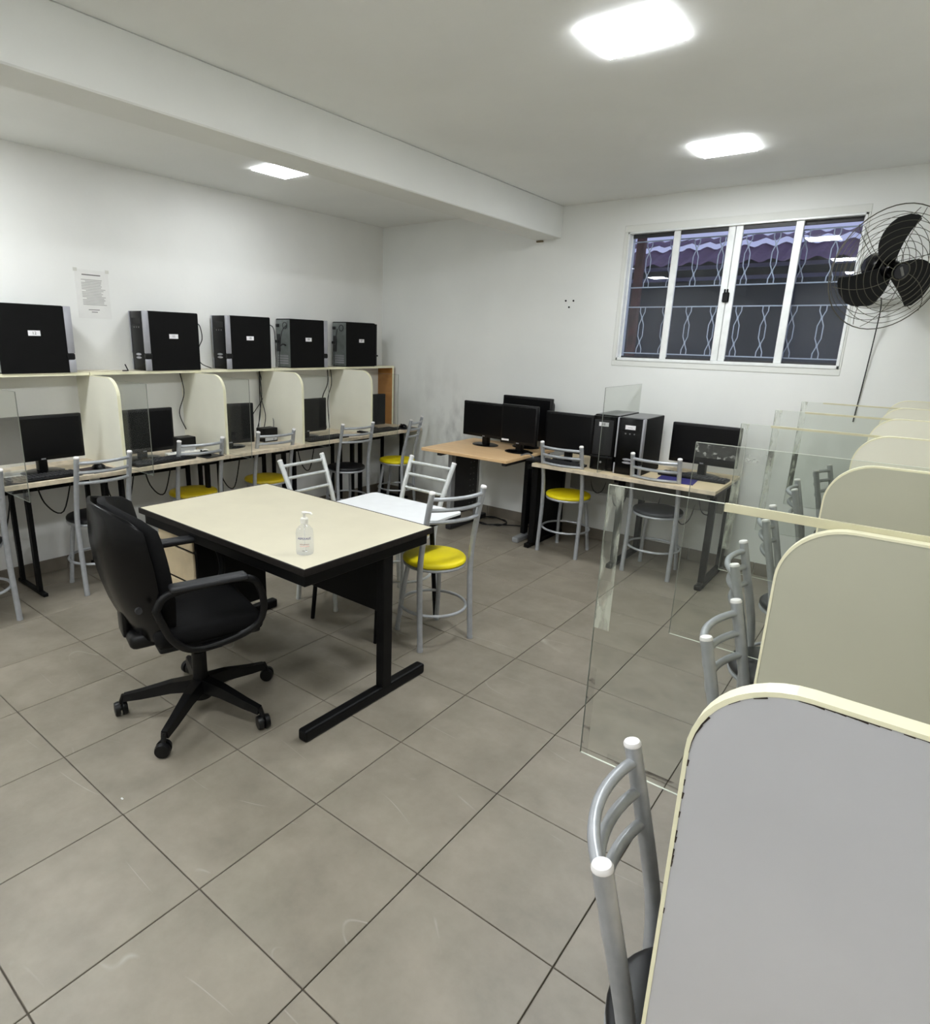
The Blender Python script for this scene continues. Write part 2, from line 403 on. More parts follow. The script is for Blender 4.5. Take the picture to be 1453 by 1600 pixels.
# ------------------------------------------------------------------ window
win = bpy.data.objects.new('window_1', None); C.objects.link(win); tag(win, kind='structure')
cx0, cx1, cz0, cz1 = WX0, WX1, WZ0, WZ1
mb = MB()
for a in ((cx0-.03, cx1+.012, cz1, cz1+.045), (cx0-.03, cx1+.012, cz0-.04, cz0), (cx0-.03, cx0, cz0, cz1), (cx1, cx1+.012, cz0, cz1)):
    mb.box(a[0], a[1], -.004, 0, a[2], a[3], bev=.002)
mb.build('casing', PLASTER, win)
mb = MB()
for a in ((cx0, cx1, cz1-.014, cz1), (cx0, cx1, cz0, cz0+.022), (cx0, cx0+.014, cz0, cz1), (cx1-.014, cx1, cz0, cz1)):
    mb.box(a[0], a[1], -.008, .07, a[2], a[3], bev=.002)
mb.build('outer_frame', ALU, win)
def sash(x0, x1, y, sl, sr):
    z0, z1 = cz0+.022, cz1-.014
    f = MB().box(x0, x0+sl, y, y+.022, z0, z1, bev=.003).box(x1-sr, x1, y, y+.022, z0, z1, bev=.003).build('sash', ALU, win)
    MB().box(x0+sl, x1-sr, y+.002, y+.02, z0, z0+.013).box(x0+sl, x1-sr, y+.002, y+.02, z1-.026, z1).build('shaded_rail', DARKGREY, f)  # top and bottom rails: the shade on them is put into the dark grey
    MB().box(x0+sl-.003, x1-sr+.003, y+.010, y+.014, z0+.008, z1-.02).build('glass_pane', GLASSW, f)
sash(cx0+.014, 2.775, .035, .010, .02); sash(2.748, 3.148, .008, .046, .044); sash(3.151, 3.545, .008, .044, .046); sash(3.515, cx1-.014, .035, .02, .008)
mb = MB().box(3.128, 3.170, -.012, .008, 1.86, 1.925, bev=.006).box(3.136, 3.146, -.02, -.008, 1.915, 1.945, bev=.003).box(3.153, 3.163, -.02, -.008, 1.915, 1.945, bev=.003)
mb.build('latch', BLACKP, win)
g = thing('window_grille', 'pale wrought iron grille with twisted link bars outside the dark window', 'window grille', (0, .10, 0))
for z in (1.504, 1.84, 1.98, 2.30): MB().box(2.425, 3.873, -.004, .004, z-.004, z+.004).build('bar', GRILLE, g)
prof = [(.018, 0), (.018, .10), (.003, .22), (.003, .27), (.017, .38), (.017, .62), (.003, .74), (.003, .79), (.018, .9), (.018, 1)]
for (z0, z1) in ((1.504, 1.84), (1.98, 2.30)):
    for k in range(8):
        x = 2.555+.1665*k
        mb = MB()
        for sg in (-1, 1): mb.tube([(x+sg*a, 0, z0+(z1-z0)*t) for a, t in prof], .0035, 6)
        mb.build('link_bar', GRILLE, g)
# outside
struct('pavement', MB().box(1.2, 5.3, .15, 3.2, -.2, -.1), GROUT)
struct('neighbour_wall', MB().box(1.2, 5.3, 1.75, 1.85, -.1, 2.34), NWALL)
rf = thing('corrugated_roof', 'purplish corrugated roof sheets with pale purlins seen through the dusk window', 'roof', (0, 0, 0))
def sheet_roof(k, x0, wd, y0, z0, y1, z1, ph, m):
    mb = MB(); n = 16; A, B = [], []
    for i in range(n+1):
        x = x0+wd*i/n; zz = .015*math.sin(i/n*6*PI+ph); A.append((x, y0, z0+zz)); B.append((x, y1, z1+zz))
    V = [[mb.bm.verts.new((p[0], p[1], p[2]+dz)) for p in l] for l in (A, B) for dz in (0, .004)]
    for i in range(n):
        mb.bm.faces.new((V[0][i], V[0][i+1], V[2][i+1], V[2][i])); mb.bm.faces.new((V[1][i], V[3][i], V[3][i+1], V[1][i+1]))
        mb.bm.faces.new((V[0][i], V[1][i], V[1][i+1], V[0][i+1])); mb.bm.faces.new((V[2][i], V[2][i+1], V[3][i+1], V[3][i]))
    mb.build('roof_sheet', m, rf)
for k in range(8): sheet_roof(k, 1.3+k*.5, .497, 1.30, 2.27, 1.78, 2.455, k*.4, TERRA)
for k in range(8): sheet_roof(k, 1.2+k*.5, .497, 1.74, 2.50, 2.3, 2.62, k*.9+1, TERRA)
for y, z in ((1.70, 2.30), (1.70, 2.20)): MB().box(1.3, 5.2, y, y+.045, z-.03, z).build('purlin', NSTRIP, rf)
t = thing('door_post', 'reddish weathered post outside at the left edge of the window', 'post', (2.36, .45, -.1))
MB().box(-.03, .03, -.03, .03, 0, 2.5, bev=.004).build('post', REDW, t)

# ------------------------------------------------------------------ ceiling lights
def lamp(x, y, lb, sz=.27, m=None):
    t = thing('ceiling_light', lb, 'ceiling light', (x, y, H), 0, 'square ceiling panels'); h = sz/2
    MB().box(-h+.004, h-.004, -h+.004, h-.004, -.006, 0).build('frame', WHITEP, t)
    MB().box(-h, h, -h, h, -.0095, -.006, bev=.001).build('diffuser', m or LAMPM, t)
lamp(3.32, -2.41, 'large square lit ceiling panel nearest the camera'); lamp(3.26, -.92, 'square lit ceiling panel in front of the window')
lamp(.84, -1.9, 'square lit ceiling panel left of the beam near the left wall', m=LAMPL)
lamp(3.35, -4.1, 'square lit ceiling panel above the camera'); lamp(.84, -3.85, 'square lit ceiling panel beyond the left edge of the photo')
lamp(.84, -5.3, 'square lit ceiling panel in the rear left of the room')
lamp(3.35, -5.6, 'square lit ceiling panel at the rear of the room')

# ------------------------------------------------------------------ booths
ZD = .73; ZT = 1.285; PT = .018
def panel_poly(flip=False, x0=0., x1=.53, r=.115, z0=ZD, z1=ZT):
    P = [(x0, z0), (x1, z0)]
    for k in range(13):
        a = PI/2*k/12; P.append((x1-r+r*math.cos(a), z1-r+r*math.sin(a)))
    P.append((x0, z1)); return P
def booth_panel(x, y, flip, lb, body, group, z0=ZD, chip=False, wd=.53, r=.115):
    t = thing('booth_divider', lb, 'partition', (x, y, 0), PI if flip else 0, group)
    P = panel_poly(x1=wd-.004, r=r, z0=z0, z1=ZT-.004)
    MB().prism(P, -PT/2, PT/2).build('board', body, t)
    Q = panel_poly(x1=wd-.0039, r=r, z0=z0, z1=ZT-.0039)[1:]; R_ = panel_poly(x1=wd, r=r+.002, z0=z0, z1=ZT)[1:]
    mb = MB(); n = len(Q); h = PT/2+.0006
    V = [[mb.bm.verts.new((p[0], d, p[1])) for p in ring] for ring in (Q, R_) for d in (-h, h)]
    for i in range(n-1):
        for a, b in ((2, 3), (0, 2), (3, 1)): mb.bm.faces.new((V[a][i], V[b][i], V[b][i+1], V[a][i+1]))
    for i in (0, n-1): mb.bm.faces.new((V[0][i], V[1][i], V[3][i], V[2][i]))
    mb.build('edge_band', BAND, t)
    if chip:      # dark gap where the edge band has come loose, broken in short runs
        mb = MB(); sd = 1 if flip else -1
        rnd = random.Random(3); pts = []
        for i in range(len(Q)-1):
            a, b = Vector(Q[i]), Vector(Q[i+1]); n_ = max(1, int((b-a).length/.007))
            for k in range(n_): pts.append(a.lerp(b, k/n_))
        for i in range(len(pts)-1):
            if rnd.random() < (.35 if pts[i].y > 1.17 else .75) or pts[i].y < 1.0: continue
            a, b = pts[i], pts[i+1]; dd = (b-a); nn = Vector((-dd.y, dd.x)).normalized()*(.0006+rnd.random()*.0014)
            y_ = sd*(PT/2+.0009)
            mb.bm.faces.new([mb.bm.verts.new((p.x, y_, p.y)) for p in (a, b, b+nn, a+nn*.6)])
        tag(mb.build('chipped_edge', CHIP, t), kind='stuff')
    return t
# left row
LY = [-3.67, -2.945, -2.205, -1.50, -.71]
names_l = ['pale booth divider cut by the left edge of the photo', 'pale rounded partition between the leftmost monitor and the next one', 'pale rounded partition right of the white power strip booth',
           'pale rounded partition right of the bundle of hanging cables', 'pale rounded partition left of the corner booth']
for y, lb in zip(LY, names_l):
    booth_panel(0, y, False, lb, CREAM2, 'left wall booth divider set')
t = thing('end_board', 'narrow raw brown end board carrying the shelf in the corner', 'partition', (0, -.045, 0))
MB().box(0, .19, -.009, .009, ZD, ZT+.002).build('board', CHIPWOOD, t); MB().box(.19, .193, -.0095, .0095, ZD, ZT+.002).build('edge_band', BAND, t)
def shelf_board(y0, y1, z, lb, ov=0):
    t = thing('wall_shelf', lb, 'shelf', (0, y0, z), 0, 'left wall shelf boards')
    MB().box(0, .19, 0, y1-y0, 0, .018).build('board', CREAM, t)
    MB().box(.19, .193, 0, y1-y0, -.0003, .0183).build('edge_band', BAND, t)
shelf_board(-4.4, -2.955, ZT+.0012, 'cream shelf board under the leftmost tower')
shelf_board(-2.95, -1.505, ZT+.0012, 'long cream shelf board under the towers numbered 11 and 10')
shelf_board(-1.50, -.03, ZT+.0012, 'cream shelf board running into the corner')
tag(MB().box(.02, .17, -2.86, -2.60, ZT+.0197, ZT+.0245, bev=.001).build('spacer_board', CREAM, loc=(0, -.17, 0)), 'thin loose cream board bridging the shelf joint left of tower 11', 'board')
def booth_desk(xb, y0, y1, flip, lb, group, depth=.55, z=ZD, inset=.05):
    """xb: wall side x"""
    t = thing('booth_desk', lb, 'desk', (xb, (y0+y1)/2, 0), PI if flip else 0, group); h = (y1-y0)/2-.002
    MB().box(.0, depth-.003, -h, h, z-.026, z-.0005, bev=.001).build('worktop', EDGEW, t)
    MB().box(depth-.003, depth, -h, h, z-.0265, z, bev=.001).build('edge_band', EDGEW, t)
    for s_ in (-1, 1):
        y = s_*(h-(inset if s_ < 0 else .05))
        MB().box(.315, .355, y-.012, y+.012, .02, z-.026, bev=.002).box(.05, .45, y-.012, y+.012, z-.05, z-.026, bev=.002).build('leg', BLACKM, t)
        MB().box(.06, .09, y-.012, y+.012, .02, z-.026, bev=.002).build('leg', BLACKM, t)
        MB().box(.03, .42, y-.014, y+.014, 0, .022, bev=.003).build('foot_bar', BLACKM, t)
    MB().box(.05, .06, -h+.06, h-.06, z-.16, z-.05).build('back_rail', BLACKM, t)
ld = ['cream booth desk at the left edge of the photo', 'worn cream booth desk with the big monitor and black mouse', 'cream booth desk with white power strip behind the yellow stool',
      'cream booth desk with turned monitor, third from the corner', 'cream booth desk second from the corner', 'cream booth desk in the corner of the room']
ys = [-4.40, -3.67, -2.945, -2.205, -1.50, -.71, -.012]
for a, b, lb in zip(ys, ys[1:], ld): booth_desk(.0, a, b, False, lb, 'left wall booth desks', inset=.22 if a == -3.67 else .05)

# right row
RYs = [(-4.22, 'big grey rounded booth divider nearest the camera with chipped edge', GREYLAM), (-3.63, 'grey-green rounded booth divider second from the camera', OLIVE),
       (-2.90, 'rounded booth divider third from the camera on the right', OLIVE), (-2.17, 'rounded booth divider fourth from the camera on the right', CREAM2),
       (-1.43, 'rounded booth divider fifth from the camera on the right', CREAM2), (-.72, 'far right rounded booth divider, sixth from the camera', CREAM2),
       (-.05, 'rounded booth divider against the back wall on the right', CREAM2)]
RW = RX-4.185
for i, (y, lb, mm) in enumerate(RYs):
    booth_panel(RX, y, True, lb, mm, 'right wall booth divider set', z0=ZD, chip=(i == 0), wd=RW+(-.022 if i == 0 else .006 if i < 2 else .02), r=(.085, .095, .1, .1, .1, .1, .1)[i])
RN = ['nearest the camera', 'second from the camera', 'third from the camera', 'fourth from the camera', 'fifth from the camera', 'beside the back wall']
for i in range(6):
    booth_desk(RX, RYs[i][0], RYs[i+1][0], True, 'booth desk on the right wall, '+RN[i], 'right wall booth desks', depth=RW-.0)
booth_desk(RX, -4.95, -4.22, True, 'booth desk on the right wall beneath the camera', 'right wall booth desks', depth=RW)
t = thing('wall_shelf', 'long cream shelf on the right wall booths', 'shelf', (RX-.19, -4.22, ZT+.0012)); MB().box(0, .19, 0, 4.2, 0, .018).build('board', CREAM, t); MB().box(-.003, 0, 0, 4.2, 0, .018).build('edge_band', BAND, t)

# ------------------------------------------------------------------ acrylic sheets
def sheet(loc, rz, L_, z0, z1, lb, group, tape=0, tx0=0., resid=None, whit=False, th=.004, bright=True):
    """local x 0..L_ (0 = free vertical edge)"""
    t = thing('acrylic_sheet', lb, 'acrylic sheet', (loc[0], loc[1], 0), rz, group)
    MB().box(0, L_, -th/2, th/2, z0, z1).build('sheet', ACRYL, t)
    e = .0011
    MB().box(-e, 0, -th/2, th/2, z0, z1).build('side_edge', mat('acrylic_side_edge', (120, 124, 116), .3), t)
    em = ACEDGE if tape or resid else mat('acrylic_side_edge', (120, 124, 116), .3)
    MB().box(0, L_, -th/2, th/2, z1, z1+e).build('top_edge', em, t)
    MB().box(0, L_, -th/2, th/2, z0-e, z0).build('bottom_edge', em, t)
    if tape: MB().box(tx0, L_, -th/2-.001, th/2+.001, z1-tape, z1+.0022, bev=.0005).build('tape', TAPE, t)
    if resid:
        for (a, b, c, d, mm) in resid: MB().box(a, b, -th/2-.0006, -th/2, c, d).build('residue', mm, t)
    return t
SZ0 = .69
lsn = ['clear acrylic sheet in front of the leftmost monitor', 'clear acrylic sheet crossing the monitor beside the power strip', 'clear acrylic sheet in front of the turned monitor', 'clear acrylic sheet left of the black seated stool second from the corner', 'clear acrylic sheet ending beside the raw brown end board']
for y, xe, lb in zip(LY, (1.0, .84, .79, .81, .823), lsn):
    sheet((xe, y+PT/2+.0035), PI, xe-.2, .735, 1.27, lb, 'left booth acrylic sheets')
    t_ = C.objects
fs = [(-3.63, 3.874, 'large clear acrylic sheet with yellowed tape behind the second right partition', .013, .21), (-2.90, 3.835, 'clear acrylic sheet with flecked edge behind the third right partition', .010, .0),
      (-2.17, 3.80, 'clear acrylic sheet behind the fourth right partition', .006, .10), (-1.43, 3.79, 'clear acrylic sheet behind the fifth right partition', .006, .12), (-.72, 3.80, 'clear acrylic sheet behind the sixth right partition', .005, .1)]
for i, (y, xe, lb, tp, tx) in enumerate(fs):
    if i == 0: rs = [(.001, .016, .69, .90, RESID), (.001, .032, .99, 1.292, RESIDW), (.06, .3, .70, .715, RESID)]
    elif i == 1: rs = [(.001, .2, 1.25, 1.29, patchy_mat('flecks', (190, 192, 185), .15, (45, 45, 60)))]
    else: rs = [(.001, .028, .78, 1.28, RESIDW)]
    sheet((xe, y+PT/2+.0045), 0, 4.62-xe, SZ0, 1.291 if i < 2 else 1.28, lb, 'right booth acrylic sheets', tp if i != 1 else 0, tx, rs)
sheet((2.65, -.69), PI/2, .685, .7, 1.28, 'clear acrylic divider standing among the black towers on the beige desk', 'back wall acrylic sheets')
bpy.context.view_layer.update()

# ------------------------------------------------------------------ stools
def bezier3(a, b, c, n=8):
    a, b, c = Vector(a), Vector(b), Vector(c)
    return [a*(1-t)**2+b*2*t*(1-t)+c*t*t for t in [i/n for i in range(n+1)]]
def make_stool(kind, label, seatm, metal):
    t = thing('bar_stool', label, 'stool', (0, 0, 0), 0, 'grey tubular stools')
    SH = .465
    MB().lathe([(.001, SH-.028), (.160, SH-.028), (.167, SH-.020), (.167, SH-.010), (.162, SH-.003), (.152, SH), (.08, SH+.002), (.001, SH+.002)], n=40).build('seat', seatm, t, smooth=True)
    MB().tube([(.158*math.cos(a), .158*math.sin(a), SH-.036) for a in [2*PI*k/36 for k in range(36)]], .0095, 8, closed=True).build('seat_ring', metal, t, smooth=True)
    MB().tube([(.176*math.cos(a), .176*math.sin(a), .19) for a in [2*PI*k/40 for k in range(40)]], .008, 8, closed=True).build('foot_ring', metal, t, smooth=True)
    for s_ in (-1, 1):
        if kind == 'A':
            pts = [(s_*.160, -.130, .012), (s_*.158, -.110, .30), (s_*.158, -.108, .44), (s_*.156, -.124, .58), (s_*.154, -.188, .853)]
        else:
            pts = [(s_*.150, -.150, .012), (s_*.148, -.122, .30), (s_*.150, -.118, .44), (s_*.155, -.165, .62), (s_*.168, -.262, .845)]
        pts = smooth_path(pts, 5); lg = MB().tube(pts, .0148, 14).build('back_post', metal, t, smooth=True)
        p = pts[-1]; d = (pts[-1]-pts[-2]).normalized()
        MB().tube([p, p+d*.004, p+d*.008], [.0158, .0158, .0135], 16).build('cap', CAP, lg, smooth=True)
        MB().cyl((s_*.160 if kind == 'A' else s_*.150, -.131 if kind == 'A' else -.151, 0), (s_*.160 if kind == 'A' else s_*.150, -.130 if kind == 'A' else -.150, .014), .0160, 12).build('foot_tip', metal, lg, smooth=True)
        fp = smooth_path([(s_*.130, .150, .012), (s_*.118, .122, .22), (s_*.098, .100, .40), (s_*.085, .085, SH-.032)], 4)
        lf = MB().tube(fp, .0130, 12).build('front_leg', metal, t, smooth=True)
        MB().cyl((s_*.130, .151, 0), (s_*.130, .150, .014), .0145, 12).build('foot_tip', metal, lf, smooth=True)
    for z in ((.822, .764, .700) if kind == 'A' else (.815, .745, .665)):
        if kind == 'A':
            f = (z-.58)/.265; y = -.124-.062*f; xx = .156-.002*f
            MB().tube(bezier3((-xx, y, z), (0, y-.080, z), (xx, y, z), 14), .0102, 10).build('back_rail', metal, t, smooth=True)
        else:
            f = (z-.62)/.225; y = -.165-.097*f; xx = .155+.013*f
            MB().tube([(-xx, y, z), (xx, y, z)], .0098, 10).build('back_rail', metal, t, smooth=True)
    return t
protos = {}
def stool(kind, seatm, metal, cx, cy, face, label):
    """face: direction the sitter looks, world degrees"""
    rz = math.radians(face-90); key = (kind, seatm.name, metal.name)
    if key not in protos:
        t = make_stool(kind, label, seatm, metal); t.location = (cx, cy, 0); t.rotation_euler = (0, 0, rz); protos[key] = t; return t
    return dup_tree(protos[key], (cx, cy, 0), rz, label)
stool('A', YELLOW, CHROMEP, 2.462, -2.290, 161, 'grey stool with bright yellow seat at the near corner of the cream desk')
stool('A', YELLOW, CHROMEP, 2.35, -.470, 90, 'grey stool with bright yellow seat in front of the beige back desk')
stool('A', GREYV, CHROMEP, 3.02, -.450, 90, 'grey stool with charcoal seat seen through the large acrylic sheet')
stool('A', BLACKV, CHROMEP, .440, -3.115, 180, 'grey stool with black seat behind the office chair back')
stool('A', BLACKV, CHROMEP, .515, -3.83, 180, 'grey stool with cut off back at the left edge of the photo')
stool('A', YELLOWD, CHROMEP, .320, -2.370, 172, 'grey stool with worn yellow seat behind the left end of the cream desk')
stool('A', YELLOWD, CHROMEP, .320, -1.725, 172, 'grey stool with worn yellow seat behind the far corner of the cream desk')
stool('A', BLACKV, CHROMEP, .430, -.930, 168, 'grey stool with black seat at the booth second from the corner')
stool('A', YELLOW, CHROMEP, .525, -.350, 200, 'grey stool with yellow seat in the far corner booth')
BRN = BLACKV
for (x, y, fc, lb) in ((4.240, -3.862, 13, 'grey stool nearest the camera beside the big grey partition'), (4.197, -3.063, 0, 'grey stool second from the camera on the right'),
                       (4.100, -2.405, 7, 'grey stool third from the camera on the right'), (4.071, -1.710, 5, 'grey stool fourth from the camera on the right'),
                       (4.060, -.926, 6, 'grey stool fifth from the camera on the right'), (4.105, -.275, -7, 'grey stool furthest back on the right near the back wall')):
    stool('A', BRN, CHROMEP, x, y, fc, lb)
stool('B', YELLOWD, CHROMEW, 1.70, -2.30, 1, 'pale stool with straight rails leaning at the left end of the white table')
stool('B', YELLOWD, CHROMEW, 2.035, -2.05, 268, 'pale stool with straight rails tucked behind the white table')

# ------------------------------------------------------------------ front desk
t = thing('office_desk', 'cream topped desk with black metal frame holding the gel bottle', 'desk', (2.085, -2.99, 0), math.radians(-1.0))
MB().box(-.605, .605, -.37, .37, .718, .740, bev=.002).build('desktop', CREAM, t)
mb = MB()
for a in ((-.612, .612, -.377, -.3705), (-.612, .612, .3705, .377), (-.612, -.6055, -.3705, .3705), (.6055, .612, -.3705, .3705)): mb.box(a[0], a[1], a[2], a[3], .712, .7405, bev=.002)
mb.build('edge_trim', mat('dark_worn_edge', (26, 22, 20), .6, spec=.25, var=.4, scale=40), t)
MB().box(-.59, .59, -.358, .358, .66, .717, bev=.003).build('apron', BLACKM, t)
for s_ in (-1, 1):
    x = s_*.565
    MB().box(x-.022, x+.022, .075, .135, .04, .67, bev=.004).build('leg', BLACKM, t)
    MB().box(x-.024, x+.024, -.37, .37, 0, .05, bev=.010, seg=2).build('foot_bar', BLACKM, t)
MB().box(-.545, .545, .09, .11, .40, .665, bev=.002).build('modesty_panel', BLACKM, t)
dc = MB().box(-.575, -.245, -.30, .08, .24, .662, bev=.003).build('drawer_case', BLACKM, t)
for z0, z1 in ((.580, .648), (.418, .568), (.254, .406)):
    MB().box(-.563, -.257, -.312, -.3002, z0, z1, bev=.003).build('drawer_front', CREAMD, dc)
# gel bottle
def bottle(x, y, z):
    t = thing('gel_bottle', 'clear pump bottle of gel with blue and red print on the cream desk', 'bottle', (x, y, z), math.radians(27))
    MB().lathe([(.024, 0), (.0325, .003), (.034, .010), (.034, .085), (.031, .100), (.020, .113), (.0125, .120), (.0125, .128)], n=32).build('bottle_body', GEL, t, smooth=True)
    pm = MB().lathe([(.0145, .124), (.0150, .142), (.0125, .145), (.005, .146), (.005, .160), (.0095, .161), (.0095, .168), (.001, .170)], n=20).build('pump', WHITEP, t, smooth=True)
    MB().tube([(0, 0, .165), (.026, -.002, .166), (.032, -.002, .160)], .0045, 10).build('nozzle', WHITEP, pm, smooth=True)
    MB().cyl((0, 0, .01), (0, 0, .124), .0022, 8).build('dip_tube', WHITEP, t, smooth=True)
    def wrap(mb, zc, r, name, m, a0=-PI/2+.35):
        for v in mb.bm.verts:
            a = a0+v.co.x/r; rr = r+v.co.z+.0006; zz = zc+v.co.y
            v.co = Vector((rr*math.cos(a), rr*math.sin(a), zz))
        mb.build(name, m, t)
    wrap(text_bm('ASPERALC', .0115), .070, .0342, 'print', NAVY)
    wrap(text_bm('ANTISSEPTICO', .0055), .047, .0342, 'print', REDD)
    wrap(text_bm('GEL 70', .006), .022, .0342, 'print', INK)
    mb = MB(); n = 12
    for z0, z1 in ((.038, .042),):
        A = [mb.bm.verts.new((.0344*math.cos(a), .0344*math.sin(a), z0)) for a in [-PI/2-.2+1.1*i/n for i in range(n+1)]]
        B = [mb.bm.verts.new((.0344*math.cos(a), .0344*math.sin(a), z1)) for a in [-PI/2-.2+1.1*i/n for i in range(n+1)]]
        for i in range(n): mb.bm.faces.new((A[i], A[i+1], B[i+1], B[i]))
    mb.build('print', PINK, t)
bottle(2.555, -3.255, .7405)

# white table
t = thing('school_table', 'small white topped table with black legs pushed against the cream desk', 'table', (2.165, -2.33, 0))
P = []
for (cx, cy, a0) in ((.295, .215, 0), (-.295, .215, 90), (-.295, -.215, 180), (.295, -.215, 270)):
    for k in range(6):
        a = math.radians(a0+90*k/5); P.append((cx+.03*math.cos(a), cy+.03*math.sin(a)))
MB().prism(P, .651, .662, 'z').build('tabletop', WHITELAM, t)
MB().prism([(a*1.003, b*1.003) for a, b in P], .636, .6505, 'z').build('underside', BLACKM, t)
mb = MB()
for a in ((-.27, .2, -.20, -.18), (-.27, .2, .18, .20), (-.28, -.26, -.18, .18), (.16, .18, -.18, .18)): mb.box(a[0], a[1], a[2], a[3], .60, .636)
mb.build('apron', BLACKM, t)
for x, y in ((.163, .245), (.133, -.235), (-.343, -.25), (-.31, .22)):
    MB().tube([(x*.9, y*.8, .62), (x, y, .0)], [.014, .012], 10).build('leg', BLACKM, t, smooth=True)

# ------------------------------------------------------------------ office chair
def shell_pad(wf, z0, z1, th, curve, tilt, nv=14, nu=12):
    """upright pad: width function wf(v), facing +y; returns MB"""
    mb = MB(); rings = []
    for i in range(nv+1):
        v = i/nv; z = z0+(z1-z0)*v; hw = wf(v); ring = []
        edge = min(1, 3.2*min(v, 1-v)+.12)**.5
        for k in range(2*nu):
            a = 2*PI*k/(2*nu); ca, sa = math.cos(a), math.sin(a)
            x = hw*math.copysign(abs(ca)**.55, ca); yy = th/2*edge*math.copysign(abs(sa)**.6, sa)
            ring.append(mb.bm.verts.new((x, yy+curve*(x*x)*4+tilt*(v-.3)-.03*math.sin(v*PI), z)))
        rings.append(ring)
    for A, B in zip(rings, rings[1:]):
        for k in range(2*nu): mb.bm.faces.new((A[k], A[(k+1) % (2*nu)], B[(k+1) % (2*nu)], B[k]))
    mb.bm.faces.new(rings[0][::-1]); mb.bm.faces.new(rings[-1]); return mb
oc = thing('office_chair', 'black swivel office chair with armrests at the cream desk', 'office chair', (2.14, -3.49, 0), math.radians(-17))
star = math.radians(17)   # star turned back to world axes
base = MB().lathe([(.045, .06), (.05, .09), (.042, .13), (.03, .14), (.001, .141)], n=20).build('base_hub', BLACKP, oc, smooth=True)
MB().lathe([(.030, .13), (.030, .27), (.022, .275), (.022, .40)], n=18).build('gas_column', BLACKP, oc, smooth=True)
for k in range(5):
    a = math.radians(14+72*k)+star; ca, sa = math.cos(a), math.sin(a)
    mb = MB(); prf = [(.03, .118, .030, .030), (.12, .112, .024, .026), (.24, .088, .019, .020), (.31, .078, .016, .016)]
    rings = []
    for (d, z, hw, hh) in prf:
        c = Vector((ca*d, sa*d, z)); sd = Vector((-sa, ca, 0))
        rings.append([mb.bm.verts.new(c+sd*hw*u+Vector((0, 0, hh*v))) for u, v in ((-1, -.8), (1, -.8), (.75, 1), (-.75, 1))])
    for A, B in zip(rings, rings[1:]):
        for q in range(4): mb.bm.faces.new((A[q], A[(q+1) % 4], B[(q+1) % 4], B[q]))
    mb.bm.faces.new(rings[0]); mb.bm.faces.new(rings[-1][::-1])
    lg = mb.build('star_leg', BLACKP, oc)
    c = Vector((ca*.325, sa*.325, 0)); sa_ = Vector((-sa, ca, 0)).lerp(Vector((ca, sa, 0)), .4+.1*k).normalized()
    ax = rotm(rz=math.atan2(sa_.y, sa_.x))@Matrix.Rotation(PI/2, 4, 'Y')
    mb = MB()
    mb.lathe([(.012, -.026), (.027, -.024), (.030, -.012), (.030, -.005), (.012, -.003), (.012, .003), (.030, .005), (.030, .012), (.027, .024), (.012, .026)], c=c+Vector((0, 0, .030)), n=18, M=ax)
    mb.cyl(c+Vector((0, 0, .05)), Vector((ca*.31, sa*.31, .09)), .010, 8)
    mb.build('caster', BLACKP, lg, smooth=True)
mb = MB().box(-.235, .235, -.215, .235, .415, .495, bev=.036, seg=4)
for v in mb.bm.verts:
    r = abs(v.co.x)/.235; f = max(0, v.co.y)/.235
    v.co.x *= 1-.10*f*f; v.co.y *= 1-.09*r*r; v.co.z -= .022*f**3
mb.build('seat', FABRIC, oc, smooth=True)
MB().box(-.21, .21, -.19, .20, .395, .42, bev=.012, seg=2).build('seat_pan', BLACKP, oc, smooth=True)
MB().box(-.07, .07, -.12, .10, .365, .40, bev=.008).build('mechanism', BLACKM, oc)
W0 = lambda v: .168+.082*math.sin(min(1, v*1.15+.12)*PI*.62)
wf = lambda v: W0(v) if v < .82 else W0(.82)*math.sqrt(max(.03, 1-((v-.82)/.19)**2))
bk = shell_pad(wf, .455, .955, .085, .55, -.10); bo = bk.build('backrest', FABRIC, oc, smooth=True, loc=(0, -.232, 0))
bs = shell_pad(lambda v: wf(v)*1.015, .430, .962, .035, .55, -.10); bso = bs.build('back_shell', BLACKG, bo, smooth=True, loc=(0, -.042, 0))
MB().box(-.13, .13, -.275, -.10, .395, .455, bev=.024, seg=3).box(-.05, .05, -.285, -.255, .42, .60, bev=.010, seg=2).build('back_bracket', BLACKP, oc, smooth=True)
MB().cyl((.225, -.25, .60), (.24, -.25, .60), .012, 12).build('adjust_knob', DARKGREY, oc, smooth=True)
for s_ in (-1, 1):
    x = s_*.272
    pts = [(x*.99, -.20, .60), (x, -.155, .655), (x, .0, .668), (x, .125, .665), (x, .175, .625), (x*.98, .195, .53), (x*.93, .165, .45), (x*.86, .06, .405), (x*.86, -.07, .40), (x*.93, -.15, .47)]
    Pn = smooth_path(pts+[pts[0]], 5)[:-1]
    ar = MB().tube(Pn, .0115, 10, closed=True, sx=1.15, sy=1.25).build('armrest', BLACKP, oc, smooth=True)
    MB().box(x-.028, x+.028, -.15, .13, .665, .688, bev=.010, seg=3).build('arm_pad', mat('arm_grey', (34, 35, 38), .5), ar, smooth=True)
    MB().box(min(x*.9, x*.3), max(x*.9, x*.3), -.035, .035, .388, .403, bev=.003).build('arm_bracket', BLACKM, oc)

